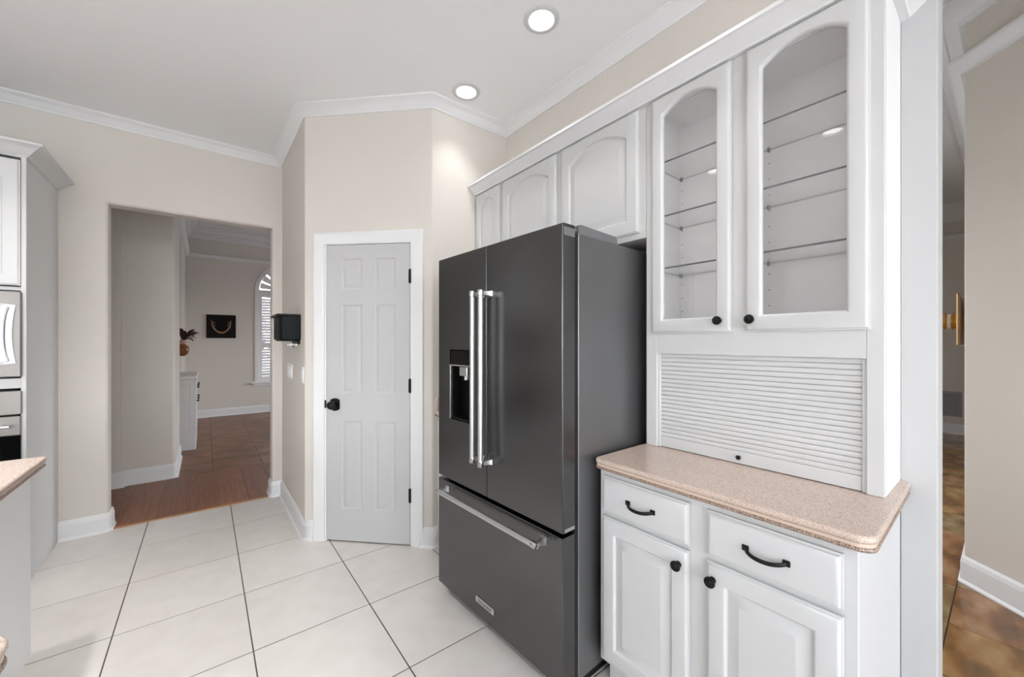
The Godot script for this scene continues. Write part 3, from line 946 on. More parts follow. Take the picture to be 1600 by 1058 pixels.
# ------------------------------------------------------------------ refrigerator
func build_fridge() -> void:
	var th := -atan2(0.9989, 0.0472)
	var o := thing("refrigerator", "large dark stainless french-door refrigerator with bottom freezer and steel bar handles", "refrigerator", W(1.929, 1.0035), th)
	var st: Material = M.black_steel
	put("case", bx(Vector3(0, 0.05, -0.72), Vector3(0.9, 1.788, -0.092), 0.004), M.black_steel_side, o)
	put("gasket", bx(Vector3(0.001, 0.07, -0.0915), Vector3(0.899, 1.785, -0.0705), 0.001), M.black_rubber, o)
	put("toe_grille", bx(Vector3(0.01, 0.012, -0.68), Vector3(0.89, 0.0495, -0.06), 0.003), M.black_plastic, o)
	var ft := mb()
	ft.lathe([Vector2(0.02, 0), Vector2(0.022, 0.004), Vector2(0.012, 0.013)], Vector3.ZERO, Vector3.UP, 12)
	var ftm := ft.mesh()
	for x in [0.08, 0.82]:
		for z in [-0.14, -0.62]: placed(put("foot", ftm, M.black_rubber, o), Vector3(x, 0, z))
	# left door with the hole of the dispenser
	var Y0 := 0.65
	var Y1 := 1.813
	var hx0 := 0.115; var hx1 := 0.325; var hy0 := 0.968; var hy1 := 1.328
	var RR := func(x0, y0, x1, y1, z) -> Array: return [Vector3(x0, y0, z), Vector3(x1, y0, z), Vector3(x1, y1, z), Vector3(x0, y1, z)]
	var m := mb()
	m.loops([RR.call(0, Y0, 0.431, Y1, -0.07), RR.call(0, Y0, 0.431, Y1, -0.005), RR.call(0.0015, Y0 + 0.0015, 0.4295, Y1 - 0.0015, -0.0015), RR.call(0.005, Y0 + 0.005, 0.426, Y1 - 0.005, 0), RR.call(hx0, hy0, hx1, hy1, 0), RR.call(hx0, hy0, hx1, hy1, -0.068)], true, true)
	var dl := put("door", m, st, o)
	m = mb()
	m.loops([RR.call(0.4355, Y0, 0.9, Y1, -0.07), RR.call(0.4355, Y0, 0.9, Y1, -0.005), RR.call(0.437, Y0 + 0.0015, 0.8985, Y1 - 0.0015, -0.0015), RR.call(0.4405, Y0 + 0.005, 0.895, Y1 - 0.005, 0)], true, true)
	var dr := put("door", m, st, o)
	m = mb()
	m.loops([RR.call(0, 0.066, 0.9, 0.633, -0.07), RR.call(0, 0.066, 0.9, 0.633, -0.005), RR.call(0.0015, 0.0675, 0.8985, 0.6315, -0.0015), RR.call(0.005, 0.071, 0.895, 0.628, 0)], true, true)
	var dz := put("freezer_drawer", m, st, o)
	# dispenser
	put("control_panel", bx(Vector3(hx0 + 0.003, 1.252, -0.03), Vector3(hx1 - 0.003, hy1 - 0.003, -0.001), 0.002), M.black_glass, dl)
	m = mb()
	m.box(Vector3(hx0 + 0.012, hy0 + 0.003, -0.066), Vector3(hx1 - 0.012, 1.243, -0.062), 0)
	m.box(Vector3(hx0 + 0.0125, hy0 + 0.002, -0.062), Vector3(hx0 + 0.0165, 1.243, -0.008), 0)
	m.box(Vector3(hx1 - 0.0165, hy0 + 0.002, -0.062), Vector3(hx1 - 0.0125, 1.243, -0.008), 0)
	m.box(Vector3(hx0 + 0.013, hy0 + 0.002, -0.062), Vector3(hx1 - 0.013, hy0 + 0.014, -0.004), 0.002)
	put("dispenser_cavity", m, M.black_plastic, dl)
	m = mb()
	m.box(Vector3(hx0 + 0.0005, hy0 + 0.001, -0.012), Vector3(hx0 + 0.012, 1.2515, 0.003), 0.002)
	m.box(Vector3(hx1 - 0.012, hy0 + 0.001, -0.012), Vector3(hx1 - 0.0005, 1.2515, 0.003), 0.002)
	m.box(Vector3(hx0 + 0.001, 1.2435, -0.012), Vector3(hx1 - 0.001, 1.2518, 0.0028), 0.002)
	put("dispenser_frame", m, M.chrome, dl)
	m = mb()
	m.box(Vector3(0.185, 1.195, -0.058), Vector3(0.255, 1.243, -0.012), 0.004)
	m.lathe([Vector2(0.012, 0), Vector2(0.012, 0.022), Vector2(0, 0.022)], Vector3(0.22, 1.197, -0.034), Vector3.DOWN, 14)
	put("nozzle", m, M.bright_steel, dl)
	put("paddle", bx(Vector3(0.236, 1.06, -0.05), Vector3(0.276, 1.19, -0.042), 0.003), M.bright_steel, dl)
	# bar handles
	var bar := func(p0: Vector3, p1: Vector3, on: Node) -> void:
		var ax := (p1 - p0).normalized()
		var L := (p1 - p0).length()
		var h := mb()
		h.lathe([Vector2(0.0, 0.024), Vector2(0.0118, 0.024), Vector2(0.0118, L - 0.024), Vector2(0, L - 0.024)], p0, ax, 20)
		var hn := put("handle", h, M.bright_steel, on)
		for e in [[p0, ax], [p1, -ax]]:
			var c := mb()
			c.lathe([Vector2(0, 0), Vector2(0.006, 0.0), Vector2(0.0065, 0.002), Vector2(0.0125, 0.0005), Vector2(0.0142, 0.003), Vector2(0.0142, 0.024), Vector2(0.0128, 0.028), Vector2(0.0, 0.028)], e[0], e[1], 20)
			put("end_cap", c, M.chrome, hn)
			var q: Vector3 = e[0] + e[1] * 0.014
			var b := mb()
			var side: Vector3 = Vector3.RIGHT if absf(ax.y) > 0.5 else Vector3.UP
			var rings := []
			for s in [[0.009, 0.0, 0.009], [0.008, q.z * 0.4, 0.008], [0.011, q.z - 0.006, 0.010], [0.016, 0.0015, 0.012]]:
				pass
			for s in [[0.0165, 0.0005, 0.012], [0.0105, 0.012, 0.0095], [0.008, q.z * 0.6, 0.0085], [0.009, q.z, 0.009]]:
				var c3 := Vector3(q.x, q.y, s[1])
				rings.append([c3 - side * s[0] - ax * s[2], c3 + side * s[0] - ax * s[2], c3 + side * s[0] + ax * s[2], c3 - side * s[0] + ax * s[2]])
			b.loops(rings, true, true)
			put("bracket", b, M.bright_steel, hn)
	bar.call(Vector3(0.397, 0.812, 0.055), Vector3(0.397, 1.602, 0.055), dl)
	bar.call(Vector3(0.461, 0.808, 0.055), Vector3(0.461, 1.602, 0.055), dr)
	bar.call(Vector3(0.08, 0.594, 0.055), Vector3(0.82, 0.594, 0.055), dz)
	# badge
	var bd := put("badge", bx(Vector3(0.351, 0.132, 0.0002), Vector3(0.489, 0.160, 0.003), 0.001), M.bright_steel, dz)
	var tm := TextMesh.new()
	tm.text = "KitchenAid"
	tm.font = SystemFont.new()
	tm.font.font_names = PackedStringArray(["Droid Sans"])
	tm.font_size = 20
	tm.pixel_size = 0.00105
	tm.depth = 0.0006
	var tn := put("lettering", tm, M.black_plastic, dz)
	tn.position = Vector3(0.42, 0.1455, 0.0032)
	# hinge covers on the case, caps on the doors
	for s in 2:
		m = mb()
		var x0 := 0.80 if s == 1 else 0.004
		var prof := [Vector2(-0.098, 1.7885), Vector2(-0.36, 1.7885), Vector2(-0.355, 1.812), Vector2(-0.345, 1.819), Vector2(-0.115, 1.826), Vector2(-0.105, 1.824), Vector2(-0.098, 1.812)]
		var A := []
		var B := []
		for q in prof:
			A.append(Vector3(x0, q.y, q.x))
			B.append(Vector3(x0 + 0.096, q.y, q.x))
		m.loops([A, B], true, true)
		m.box(Vector3(x0 + 0.02, 1.797, -0.10), Vector3(x0 + 0.085, 1.818, -0.02), 0.003)
		put("hinge_cover", m, M.grey_plastic, o)
	put("door_cap", bx(Vector3(0.895, 1.768, -0.0702), Vector3(0.9012, 1.8, -0.007), 0.001), M.grey_plastic, dr)
	put("door_cap", bx(Vector3(0.893, 0.6505, -0.0702), Vector3(0.9012, 0.664, -0.012), 0.001), M.chrome, dr)

# ------------------------------------------------------------------ hutch, base cabinet and worktop at the right
func edge_worktop(parent: Node, plan: Array, radii: Array) -> void:
	# three layers: rounded top, plain band, rounded lower edge
	var poly := rounded(plan, radii, 8)
	var layer := func(y0: float, y1: float, grow: float, r: float) -> MB:
		var m := mb()
		var rings := []
		for s in [[-r, y0], [-r * 0.3, y0 + r * 0.3], [0.0, y0 + r], [0.0, y1 - r], [-r * 0.3, y1 - r * 0.3], [-r, y1]]:
			var off: Array = Geometry2D.offset_polygon(poly, grow + s[0], Geometry2D.JOIN_MITER) if false else [shrunk(poly, grow + s[0])]
			var ring := []
			for q in off[0]: ring.append(Vector3(q.x, s[1], q.y))
			rings.append(ring)
		m.loops(rings, true, true)
		return m
	put("top_slab", layer.call(0.894, 0.914, 0.0, 0.007), M.stone, parent)
	put("edge_band", layer.call(0.8855, 0.8945, -0.004, 0.001), M.stone_band, parent)
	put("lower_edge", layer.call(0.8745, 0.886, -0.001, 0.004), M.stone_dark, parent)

func shrunk(poly: PackedVector2Array, d: float) -> PackedVector2Array:
	# each corner moved along its mitre; d > 0 grows
	var out := PackedVector2Array()
	var n := poly.size()
	var sg := 1.0 if Geometry2D.is_polygon_clockwise(poly) else -1.0
	for i in n:
		var a := (poly[i] - poly[(i - 1 + n) % n]).normalized()
		var b := (poly[(i + 1) % n] - poly[i]).normalized()
		var na := Vector2(-a.y, a.x) * sg
		var nb := Vector2(-b.y, b.x) * sg
		out.append(poly[i] + (na + nb) / (1.0 + na.dot(nb)) * d)
	return out

func build_hutch() -> void:
	var wh: Material = M.white_paint
	# base cabinet; local x runs towards the camera, z comes out of the wall
	var bw := 0.781
	var o := thing("base_cabinet", "white base cabinet with two drawers over two raised-panel doors, right of the refrigerator", "cabinet", W(1.007, 1.235), -PI / 2)
	var m := mb()
	m.box(Vector3(0, 0.115, -0.57), Vector3(bw, 0.874, -0.002), 0.002)
	put("body", m, wh, o)
	put("toe_kick", bx(Vector3(0.0, 0.001, -0.565), Vector3(bw - 0.005, 0.115, -0.06), 0.001), wh, o)
	var kn := knob_shape(0.0165).mesh()
	var pl := pull_shape(0.05).mesh()
	for s in 2:
		var x0 := 0.022 if s == 0 else 0.424
		var w := 0.345 if s == 0 else 0.33
		var dw := put("drawer", drawer_front(w, 0.14), wh, o)
		dw.position = Vector3(x0, 0.708, 0)
		placed(put("handle", pl, M.black_iron, dw), Vector3(w * 0.5, 0.072, 0.02))
		var dd := put("door", panel_door(w, 0.555, {"side": 0.052, "bot": 0.055, "top": 0.055, "rise": 0.0}), wh, o)
		dd.position = Vector3(x0, 0.138, 0)
		placed(put("knob", kn, M.black_iron, dd), Vector3(w - 0.030 if s == 0 else 0.022, 0.505, 0.02))
	# worktop
	var t := thing("worktop", "speckled beige stone worktop with a banded edge under the glass hutch", "worktop", Vector3.ZERO)
	edge_worktop(t, [Vector2(1.807, -1.016), Vector2(1.20, -1.016), Vector2(1.20, -0.19), Vector2(1.807, -0.20)], [0, 0.03, 0.04, 0.03])
	# hutch
	var hw := 0.777
	var h := thing("hutch_cabinet", "white wall hutch with two arched glass doors, glass shelves and a roll-down tambour", "cabinet", W(1.002, 1.545, 0.9145), -PI / 2)
	var D := 0.262
	m = mb()
	m.box(Vector3(0, 0, -D), Vector3(0.018, 1.56, -0.018), 0.001)
	m.box(Vector3(hw - 0.018, 0, -D), Vector3(hw, 1.56, -0.018), 0.001)
	m.box(Vector3(0.018, 0.42, -D), Vector3(hw - 0.018, 1.53, -D + 0.008), 0)
	m.box(Vector3(0.018, 0.44, -D), Vector3(hw - 0.018, 0.458, -0.02), 0)
	m.box(Vector3(0.018, 1.474, -D), Vector3(hw - 0.018, 1.492, -0.02), 0)
	put("body", m, M.white_melamine, h)
	m = mb()
	m.box(Vector3(0, 0, -0.0185), Vector3(0.052, 1.56, 0), 0.002)
	m.box(Vector3(0.736, 0, -0.0185), Vector3(hw, 1.56, 0), 0.002)
	m.box(Vector3(0.0515, 0.4025, -0.0185), Vector3(0.7365, 0.51, -0.0002), 0.002)
	m.box(Vector3(0.0515, 1.45, -0.0185), Vector3(0.7365, 1.56, -0.0002), 0.002)
	m.box(Vector3(0.352, 0.509, -0.0185), Vector3(0.420, 1.451, -0.0004), 0.002)
	put("face_frame", m, wh, h)
	for x in [0.0525, 0.7255]: put("tambour_track", bx(Vector3(x, 0.001, -0.03), Vector3(x + 0.010, 0.402, -0.0075), 0.001), wh, h)
	for s in 2:
		var x0 := 0.034 if s == 0 else 0.410
		var w := 0.328 if s == 0 else 0.337
		var op := {"side": 0.045, "bot": 0.05, "top": 0.036, "rise": 0.044, "glass": true}
		var dd := put("glass_door", panel_door(w, 1.0085, op), wh, h)
		dd.position = Vector3(x0, 0.49, 0.0005)
		put("pane", door_glass(w, 1.0085, op), M.glass, dd)
		placed(put("knob", kn, M.black_iron, dd), Vector3(w - 0.04 if s == 0 else 0.022, 0.043, 0.02))
	var hole_m := mb()
	for y in [1.231, 0.998, 0.772]:
		var sf := put("glass_shelf", bx(Vector3(0.0195, y - 0.003, -D + 0.0095), Vector3(hw - 0.0195, y + 0.003, -0.0215), 0), M.glass, h)
		put("front_edge", bx(Vector3(0.0195, y - 0.0031, -0.0215), Vector3(hw - 0.0195, y + 0.0031, -0.0203), 0), M.glass_edge, sf)
		put("rear_edge", bx(Vector3(0.0195, y - 0.003, -D + 0.0085), Vector3(hw - 0.0195, y + 0.003, -D + 0.0094), 0), M.glass_rear, sf)
		put("side_edge", bx(Vector3(0.0185, y - 0.003, -D + 0.0095), Vector3(0.0194, y + 0.003, -0.0215), 0), M.glass_rear, sf)
		for x in [0.028, 0.397, hw - 0.028]:
			put("shelf_clip", bx(Vector3(x - 0.005, y - 0.011, -D + 0.0082), Vector3(x + 0.005, y + 0.006, -D + 0.022), 0.002), M.clip, sf)
	for x in [0.03, 0.397, hw - 0.03]:
		for k in 22:
			var yy := 0.60 + k * 0.032
			if k % 2 == 0 or x > 0.5:
				hole_m.lathe([Vector2(0.0026, 0), Vector2(0.0026, 0.0006), Vector2(0, 0.0006)], Vector3(x, yy, -D + 0.0081), Vector3.BACK, 8)
	put("pin_holes", hole_m, M.hole, h)
	# tambour
	var tb := put("tambour_door", bx(Vector3(0.0625, 0.002, -0.026), Vector3(0.7255, 0.046, -0.0125), 0.002), wh, h)
	var pitch := 0.01785
	var one := mb()
	var rings := []
	for x in [0.0625, 0.7255]:
		rings.append([Vector3(x, 0.0, -0.024), Vector3(x, 0.0003, -0.0165), Vector3(x, 0.0025, -0.0145), Vector3(x, 0.008, -0.0136), Vector3(x, 0.0138, -0.0138), Vector3(x, 0.0165, -0.0152), Vector3(x, 0.0172, -0.0175), Vector3(x, pitch, -0.024)])
	one.loops(rings, true, true)
	var onem := one.mesh(30.0)
	for k in 20:
		placed(put("slat", onem, wh, tb), Vector3(0, 0.0462 + k * pitch, 0))
	var tk := mb()
	tk.lathe([Vector2(0.004, 0), Vector2(0.004, 0.008), Vector2(0.008, 0.011), Vector2(0.0085, 0.015), Vector2(0.005, 0.018), Vector2(0, 0.0185)], Vector3(0.381, 0.027, -0.0125), Vector3.BACK, 16)
	put("knob", tk, M.black_iron, tb)
	# crown over the whole run
	var cp := [Vector2(-0.015, 0), Vector2(0.022, 0), Vector2(0.024, 0.006), Vector2(0.03, 0.009), Vector2(0.055, 0.030), Vector2(0.066, 0.041), Vector2(0.07, 0.045), Vector2(0.08, 0.047), Vector2(0.08, 0.060), Vector2(-0.015, 0.060)]
	struct("trim_7", swept(cp, [Vector2(1.545, -2.378), Vector2(1.545, -0.225), Vector2(1.809, -0.225)], 2.417), M.trim_white, "white crown moulding along the top of the upper cabinets", "crown moulding")

func build_uppers() -> void:
	var wh: Material = M.white_paint
	var o := thing("upper_cabinet", "wide white wall cabinet with two arched raised-panel doors above the refrigerator", "cabinet", W(2.073, 1.545, 1.832), -PI / 2)
	put("body", bx(Vector3(0, 0, -0.262), Vector3(1.0695, 0.645, 0), 0.002), wh, o)
	for s in 2:
		var x0 := 0.022 if s == 0 else 0.556
		var w := 0.496 if s == 0 else 0.484
		var d := put("door", panel_door(w, 0.553, {"side": 0.058, "bot": 0.058, "top": 0.046, "rise": 0.06}), wh, o)
		d.position = Vector3(x0, 0.028, 0.0005)
	var q := thing("upper_cabinet", "narrow white wall cabinet with one arched door, leftmost of the uppers by the pantry", "cabinet", W(2.379, 1.545, 1.40), -PI / 2)
	put("body", bx(Vector3(0, 0, -0.262), Vector3(0.305, 1.077, 0), 0.002), wh, q)
	var e := put("door", panel_door(0.283, 0.988, {"side": 0.05, "bot": 0.058, "top": 0.046, "rise": 0.05}), wh, q)
	e.position = Vector3(0.008, 0.025, 0.0005)

func build_small_base() -> void:
	var wh: Material = M.white_paint
	var o := thing("base_cabinet", "narrow white base cabinet squeezed between pantry wall and refrigerator", "cabinet", W(2.378, 1.235), -PI / 2)
	put("body", bx(Vector3(0, 0.115, -0.57), Vector3(0.385, 0.874, -0.002), 0.002), wh, o)
	put("toe_kick", bx(Vector3(0.0, 0.001, -0.565), Vector3(0.385, 0.115, -0.06), 0.001), M.dark_toe, o)
	placed(put("drawer", drawer_front(0.34, 0.14), wh, o), Vector3(0.02, 0.708, 0))
	placed(put("door", panel_door(0.34, 0.555, {"side": 0.052, "bot": 0.055, "top": 0.055, "rise": 0.0}), wh, o), Vector3(0.02, 0.138, 0))
	var t := thing("worktop", "sliver of pale stone worktop with backsplash left of the refrigerator", "worktop", Vector3.ZERO)
	edge_worktop(t, [Vector2(1.807, -2.377), Vector2(1.205, -2.377), Vector2(1.205, -1.99), Vector2(1.807, -1.99)], [0, 0, 0.01, 0])
	put("backsplash", bx(Vector3(1.215, 0.9145, -2.3785), Vector3(1.806, 1.0, -2.358), 0.003), M.stone, t)

# ------------------------------------------------------------------ left side
func build_left_side() -> void:
	var wh: Material = M.white_paint
	# oven tower, face towards the camera
	var o := thing("oven_cabinet", "tall white oven tower cabinet with crown moulding at the left edge", "cabinet", W(3.42, -1.60), 0)
	var w := 0.81
	var m := mb()
	m.box(Vector3(0, 0.001, -0.608), Vector3(0.02, 2.42, 0), 0.002)
	m.box(Vector3(w - 0.02, 0.001, -0.608), Vector3(w, 2.42, 0), 0.002)
	m.box(Vector3(0.02, 0.001, -0.608), Vector3(w - 0.02, 2.42, -0.59), 0)
	m.box(Vector3(0.02, 2.40, -0.59), Vector3(w - 0.02, 2.42, 0), 0)
	m.box(Vector3(0.02, 1.655, -0.59), Vector3(w - 0.02, 1.675, -0.001), 0)
	m.box(Vector3(0.02, 1.11, -0.59), Vector3(w - 0.02, 1.165, -0.001), 0)
	m.box(Vector3(0.02, 0.42, -0.59), Vector3(w - 0.02, 0.45, -0.001), 0)
	m.box(Vector3(0.02, 0.10, -0.59), Vector3(w - 0.02, 0.42, -0.021), 0)
	put("body", m, wh, o)
	for s in 2:
		placed(put("door", panel_door(0.385, 0.70, {"side": 0.058, "bot": 0.058, "top": 0.05, "rise": 0.06}), wh, o), Vector3(0.012 + 0.393 * s, 1.682, 0.0005))
	placed(put("drawer", drawer_front(0.78, 0.30), wh, o), Vector3(0.015, 0.11, 0))
	var cp := [Vector2(-0.01, 0), Vector2(0.006, 0), Vector2(0.01, 0.008), Vector2(0.018, 0.012), Vector2(0.05, 0.042), Vector2(0.062, 0.05), Vector2(0.066, 0.054), Vector2(0.076, 0.056), Vector2(0.076, 0.07), Vector2(-0.01, 0.07)]
	put("crown", swept(cp, [Vector2(0, 0), Vector2(w, 0), Vector2(w, -0.608)], 2.405), wh, o)
	# microwave
	var mw := thing("microwave", "built-in stainless microwave with a long white handle in the oven tower", "microwave", W(3.42, -1.60, 1.166), 0)
	put("casing", bx(Vector3(0.03, 0.002, -0.42), Vector3(w - 0.03, 0.486, 0.004), 0.003), M.black_plastic, mw)
	m = mb()
	m.box(Vector3(0.02, 0.008, 0.0042), Vector3(w - 0.012, 0.482, 0.026), 0.005)
	put("door", m, M.oven_steel, mw)
	m = mb()
	m.box(Vector3(0.06, 0.06, 0.0262), Vector3(w - 0.13, 0.43, 0.0275), 0.0005)
	put("window", m, M.black_glass, mw)
	var hp := []
	for k in 21:
		var t := k / 10.0 - 1.0
		hp.append(Vector3(w - 0.075 + 0.014 * t * t, 0.245 + 0.165 * t, 0.03))
	m = mb()
	m.tube(hp, 0.032, 14, 0.1, Vector3.RIGHT)
	put("handle_surround", m, M.oven_ring, mw)
	m = mb()
	var hq := []
	var hr := []
	for k in 21:
		var t := k / 10.0 - 1.0
		hq.append(Vector3(w - 0.08 + 0.010 * t * t, 0.245 + 0.15 * t, 0.044 - 0.006 * t * t))
		hr.append(0.011 + 0.008 * pow(absf(t), 4.0))
	m.tube(hq, hr, 14, 0.8, Vector3.RIGHT)
	put("handle", m, M.switch_white, mw)
	# wall oven
	var ov := thing("wall_oven", "built-in stainless wall oven with black glass door below the microwave", "oven", W(3.42, -1.60, 0.451), 0)
	put("casing", bx(Vector3(0.03, 0.001, -0.56), Vector3(w - 0.03, 0.654, 0.003), 0.003), M.black_plastic, ov)
	put("control_panel", bx(Vector3(0.02, 0.515, 0.0035), Vector3(w - 0.013, 0.645, 0.02), 0.003), M.oven_steel, ov)
	m = mb()
	m.box(Vector3(0.02, 0.40, 0.0035), Vector3(w - 0.016, 0.505, 0.022), 0.003)
	m.box(Vector3(0.02, 0.02, 0.0035), Vector3(w - 0.016, 0.06, 0.022), 0.003)
	var dd := put("door", m, M.oven_steel, ov)
	put("window", bx(Vector3(0.02, 0.0605, 0.0035), Vector3(w - 0.016, 0.3995, 0.021), 0.002), M.black_glass, dd)
	m = mb()
	m.tube([Vector3(0.05, 0.455, 0.06), Vector3(w - 0.045, 0.455, 0.06)], 0.009, 14)
	for x in [0.09, w - 0.085]: m.box(Vector3(x - 0.008, 0.447, 0.02), Vector3(x + 0.008, 0.463, 0.06), 0.002)
	put("handle", m, M.bright_steel, dd)
	# island
	var i := thing("island_cabinet", "plain white island cabinet under the left worktop, seen at its corner", "cabinet", Vector3.ZERO)
	put("body", bx(Vector3(-1.45, 0.155, -2.345), Vector3(-0.53, 0.874, -1.02), 0.003), M.island_white, i)
	put("toe_kick", bx(Vector3(-1.40, 0.001, -2.29), Vector3(-0.575, 0.155, -1.07), 0.002), M.island_white, i)
	var it := thing("worktop", "island worktop corner with shiny banded edge at the left", "worktop", Vector3.ZERO)
	edge_worktop(it, [Vector2(-1.50, -2.375), Vector2(-0.495, -2.375), Vector2(-0.495, -1.0), Vector2(-1.50, -1.0)], [0.01, 0.012, 0.01, 0.01])
	var n := thing("counter_cabinet", "white cabinet under the near counter, out of frame at lower left", "cabinet", Vector3.ZERO)
	put("body", bx(Vector3(-1.45, 0.10, -0.94), Vector3(-0.30, 0.874, 0.7), 0.003), M.island_white, n)
	put("toe_kick", bx(Vector3(-1.40, 0.001, -0.90), Vector3(-0.36, 0.10, 0.65), 0.002), M.island_white, n)
	var nt := thing("worktop", "rounded corner of a pale stone counter at the photo's lower left edge", "worktop", Vector3.ZERO)
	edge_worktop(nt, [Vector2(-1.50, -0.985), Vector2(-0.235, -0.985), Vector2(-0.235, 0.75), Vector2(-1.50, 0.75)], [0.01, 0.05, 0.03, 0.01])

# ------------------------------------------------------------------ small things
func switch_plate(label: String, a: float, gangs: int) -> void:
	var w := 0.07 + 0.046 * (gangs - 1)
	var o := thing("light_switch", label, "light switch", W(a, 0.545, 1.135), -PI / 2, "light switches on the pantry wall")
	put("plate", bx(Vector3(-w / 2, -0.057, 0.0), Vector3(w / 2, 0.057, 0.006), 0.002), M.switch_white, o)
	for g in gangs:
		var x := (g - (gangs - 1) / 2.0) * 0.046
		put("rocker", bx(Vector3(x - 0.0165, -0.033, 0.006), Vector3(x + 0.0165, 0.033, 0.010), 0.002), M.switch_white, o)

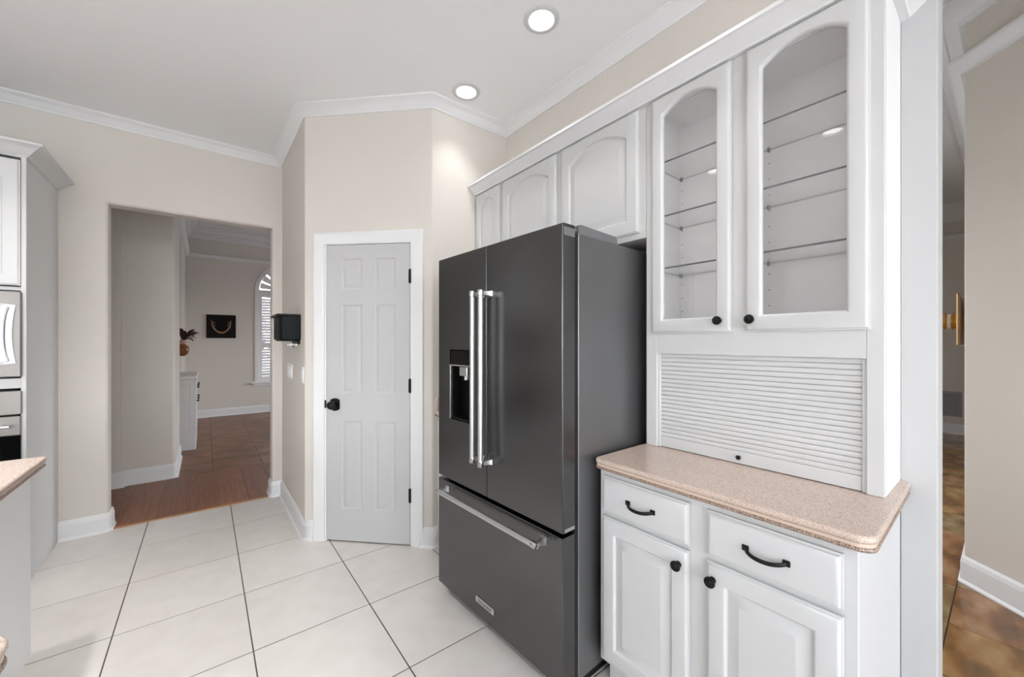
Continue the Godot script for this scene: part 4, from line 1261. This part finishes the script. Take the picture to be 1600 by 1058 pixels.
func build_small_things() -> void:
	switch_plate("white multi-gang light switch plate under the black wall box", 3.60, 4)
	switch_plate("white single light switch plate nearest the pantry wall's corner", 3.075, 1)
	# black box with hooks on the pantry side wall
	var o := thing("wall_box", "black wall box with a flat overhanging lid and metal hooks beneath", "wall organizer", W(3.48, 0.545, 1.375), -PI / 2)
	var m := mb()
	var outer := []
	for s in [[0.0, 0.03, 0.004], [0.008, 0.012, 0.0], [0.02, 0.0, 0.0], [0.175, 0.0, 0.0]]:
		outer.append([Vector3(s[1], s[0], 0.001), Vector3(0.32 - s[1], s[0], 0.001), Vector3(0.32 - s[1], s[0], 0.115 - s[1] * 0.5), Vector3(0.30 - s[1], s[0], 0.132 - s[1] * 0.6), Vector3(0.02 + s[1], s[0], 0.132 - s[1] * 0.6), Vector3(s[1], s[0], 0.115 - s[1] * 0.5)])
	for r in outer: r.reverse()
	m.loops(outer, true, true)
	put("body", m, M.blue_black, o)
	put("lid", bx(Vector3(-0.02, 0.1755, 0.001), Vector3(0.335, 0.192, 0.152), 0.005), M.black_iron, o)
	put("hook_rail", bx(Vector3(0.08, -0.022, 0.001), Vector3(0.30, -0.0005, 0.02), 0.002), M.black_iron, o)
	for x in [0.12, 0.19, 0.26]:
		m = mb()
		var pts := []
		for k in 13:
			var t := PI * (k / 12.0) * 1.25
			pts.append(Vector3(x, -0.03 - 0.018 * sin(t), 0.036 - 0.018 * cos(t)))
		pts.push_front(Vector3(x, -0.012, 0.018))
		m.tube(pts, 0.004, 8)
		put("hook", m, M.chrome, o)
	# console
	var c := thing("console_cabinet", "slim white console chest with dark knobs standing beyond the hallway wall", "console", W(6.40, -0.308), PI / 2)
	var L := 0.95
	m = mb()
	m.box(Vector3(0.0, 0.13, 0.0), Vector3(L, 0.90, 0.205), 0.003)
	put("body", m, M.white_paint, c)
	put("plinth", bx(Vector3(-0.01, 0.001, 0.0), Vector3(L + 0.01, 0.13, 0.22), 0.006), M.white_paint, c)
	put("top", bx(Vector3(-0.02, 0.90, 0.0), Vector3(L + 0.02, 0.94, 0.232), 0.008), M.white_paint, c)
	m = mb()
	m.loops([[Vector3(0, 0.17, 0.02), Vector3(0, 0.87, 0.02), Vector3(0, 0.87, 0.185), Vector3(0, 0.17, 0.185)], [Vector3(-0.006, 0.17, 0.02), Vector3(-0.006, 0.87, 0.02), Vector3(-0.006, 0.87, 0.185), Vector3(-0.006, 0.17, 0.185)], [Vector3(-0.006, 0.20, 0.045), Vector3(-0.006, 0.84, 0.045), Vector3(-0.006, 0.84, 0.16), Vector3(-0.006, 0.20, 0.16)], [Vector3(0, 0.205, 0.05), Vector3(0, 0.835, 0.05), Vector3(0, 0.835, 0.155), Vector3(0, 0.205, 0.155)]])
	put("side_panel", m, M.white_paint, c)
	for k in 3:
		var x0 := 0.02 + 0.305 * k
		var dr := put("drawer", bx(Vector3(x0, 0.70, 0.205), Vector3(x0 + 0.295, 0.87, 0.222), 0.004), M.white_paint, c)
		var dd := put("door", bx(Vector3(x0, 0.16, 0.205), Vector3(x0 + 0.295, 0.68, 0.222), 0.004), M.white_paint, c)
		for q in [[dr, 0.785, 0.1475], [dd, 0.62, 0.04]]:
			m = mb()
			m.lathe([Vector2(0.006, 0), Vector2(0.006, 0.012), Vector2(0.016, 0.018), Vector2(0.016, 0.026), Vector2(0, 0.03)], Vector3(x0 + q[2], q[1], 0.222), Vector3.BACK, 14)
			put("knob", m, M.black_iron, q[0])
	# hanging vase with dried leaves
	var v := thing("wall_vase", "amber wall vase with dark dried leaves hanging above the console", "vase", W(6.55, -0.31, 1.19), PI / 2)
	m = mb()
	m.lathe([Vector2(0.0, 0.0), Vector2(0.025, 0.004), Vector2(0.055, 0.03), Vector2(0.072, 0.075), Vector2(0.06, 0.12), Vector2(0.036, 0.145), Vector2(0.032, 0.155), Vector2(0.026, 0.15), Vector2(0.0, 0.145)], Vector3(0, 0, 0.085), Vector3.UP, 24)
	m.box(Vector3(-0.02, 0.04, 0.0005), Vector3(0.02, 0.11, 0.03), 0.004)
	put("body", m, M.amber, v)
	m = mb()
	m.lathe([Vector2(0.032, 0.15), Vector2(0.04, 0.17), Vector2(0.034, 0.20), Vector2(0.02, 0.21), Vector2(0, 0.21)], Vector3(0, 0, 0.085), Vector3.UP, 20)
	put("collar", m, M.pink_clay, v)
	var rng := RandomNumberGenerator.new()
	rng.seed = 19
	for k in 16:
		var dir := Vector3(rng.randf_range(-0.7, 0.7), rng.randf_range(0.7, 1.4), rng.randf_range(-0.2, 1.3)).normalized()
		var base := Vector3(0, 0.19, 0.085)
		var ln := rng.randf_range(0.16, 0.30)
		var pts := []
		var rad := []
		for q in 9:
			var t := q / 8.0
			var pp: Vector3 = base + dir * ln * t + Vector3(0, -0.09 * t * t * t, 0)
			pp.z = maxf(pp.z, 0.045)
			pts.append(pp)
			rad.append(0.004 + 0.026 * sin(PI * pow(t, 1.6)))
		m = mb()
		m.tube(pts, rad, 10, 0.2)
		put("leaf", m, M.dried_leaf, v)
	# antler picture
	var p := thing("antler_picture", "black square board with mounted pale antlers on the far room wall", "wall art", W(9.05, 0.24, 1.66), 0)
	put("board", bx(Vector3(-0.22, -0.215, 0.001), Vector3(0.22, 0.215, 0.035), 0.004), M.canvas_black, p)
	m = mb()
	m.box(Vector3(-0.045, -0.13, 0.035), Vector3(0.045, -0.10, 0.058), 0.01)
	for s in [-1, 1]:
		var pts := []
		var rad := []
		for q in 15:
			var t := q / 14.0
			var ang := lerpf(-1.25, 0.95, t)
			pts.append(Vector3(s * (0.03 + 0.125 * (t * 0.9 + 0.25 * sin(PI * t))), -0.115 + 0.23 * t - 0.03 * sin(PI * t), 0.05 + 0.035 * sin(PI * t)))
			rad.append(0.0125 * (1.1 - 0.75 * t))
		m.tube(pts, rad, 10)
		for e in [[4, Vector3(s * 0.02, 0.055, 0.02)], [8, Vector3(-s * 0.035, 0.05, 0.02)], [11, Vector3(-s * 0.04, 0.035, 0.01)]]:
			var b0: Vector3 = pts[e[0]]
			m.tube([b0, b0 + e[1] * 0.6, b0 + e[1]], [0.009, 0.006, 0.002], 8)
	put("antlers", m, M.antler, p)
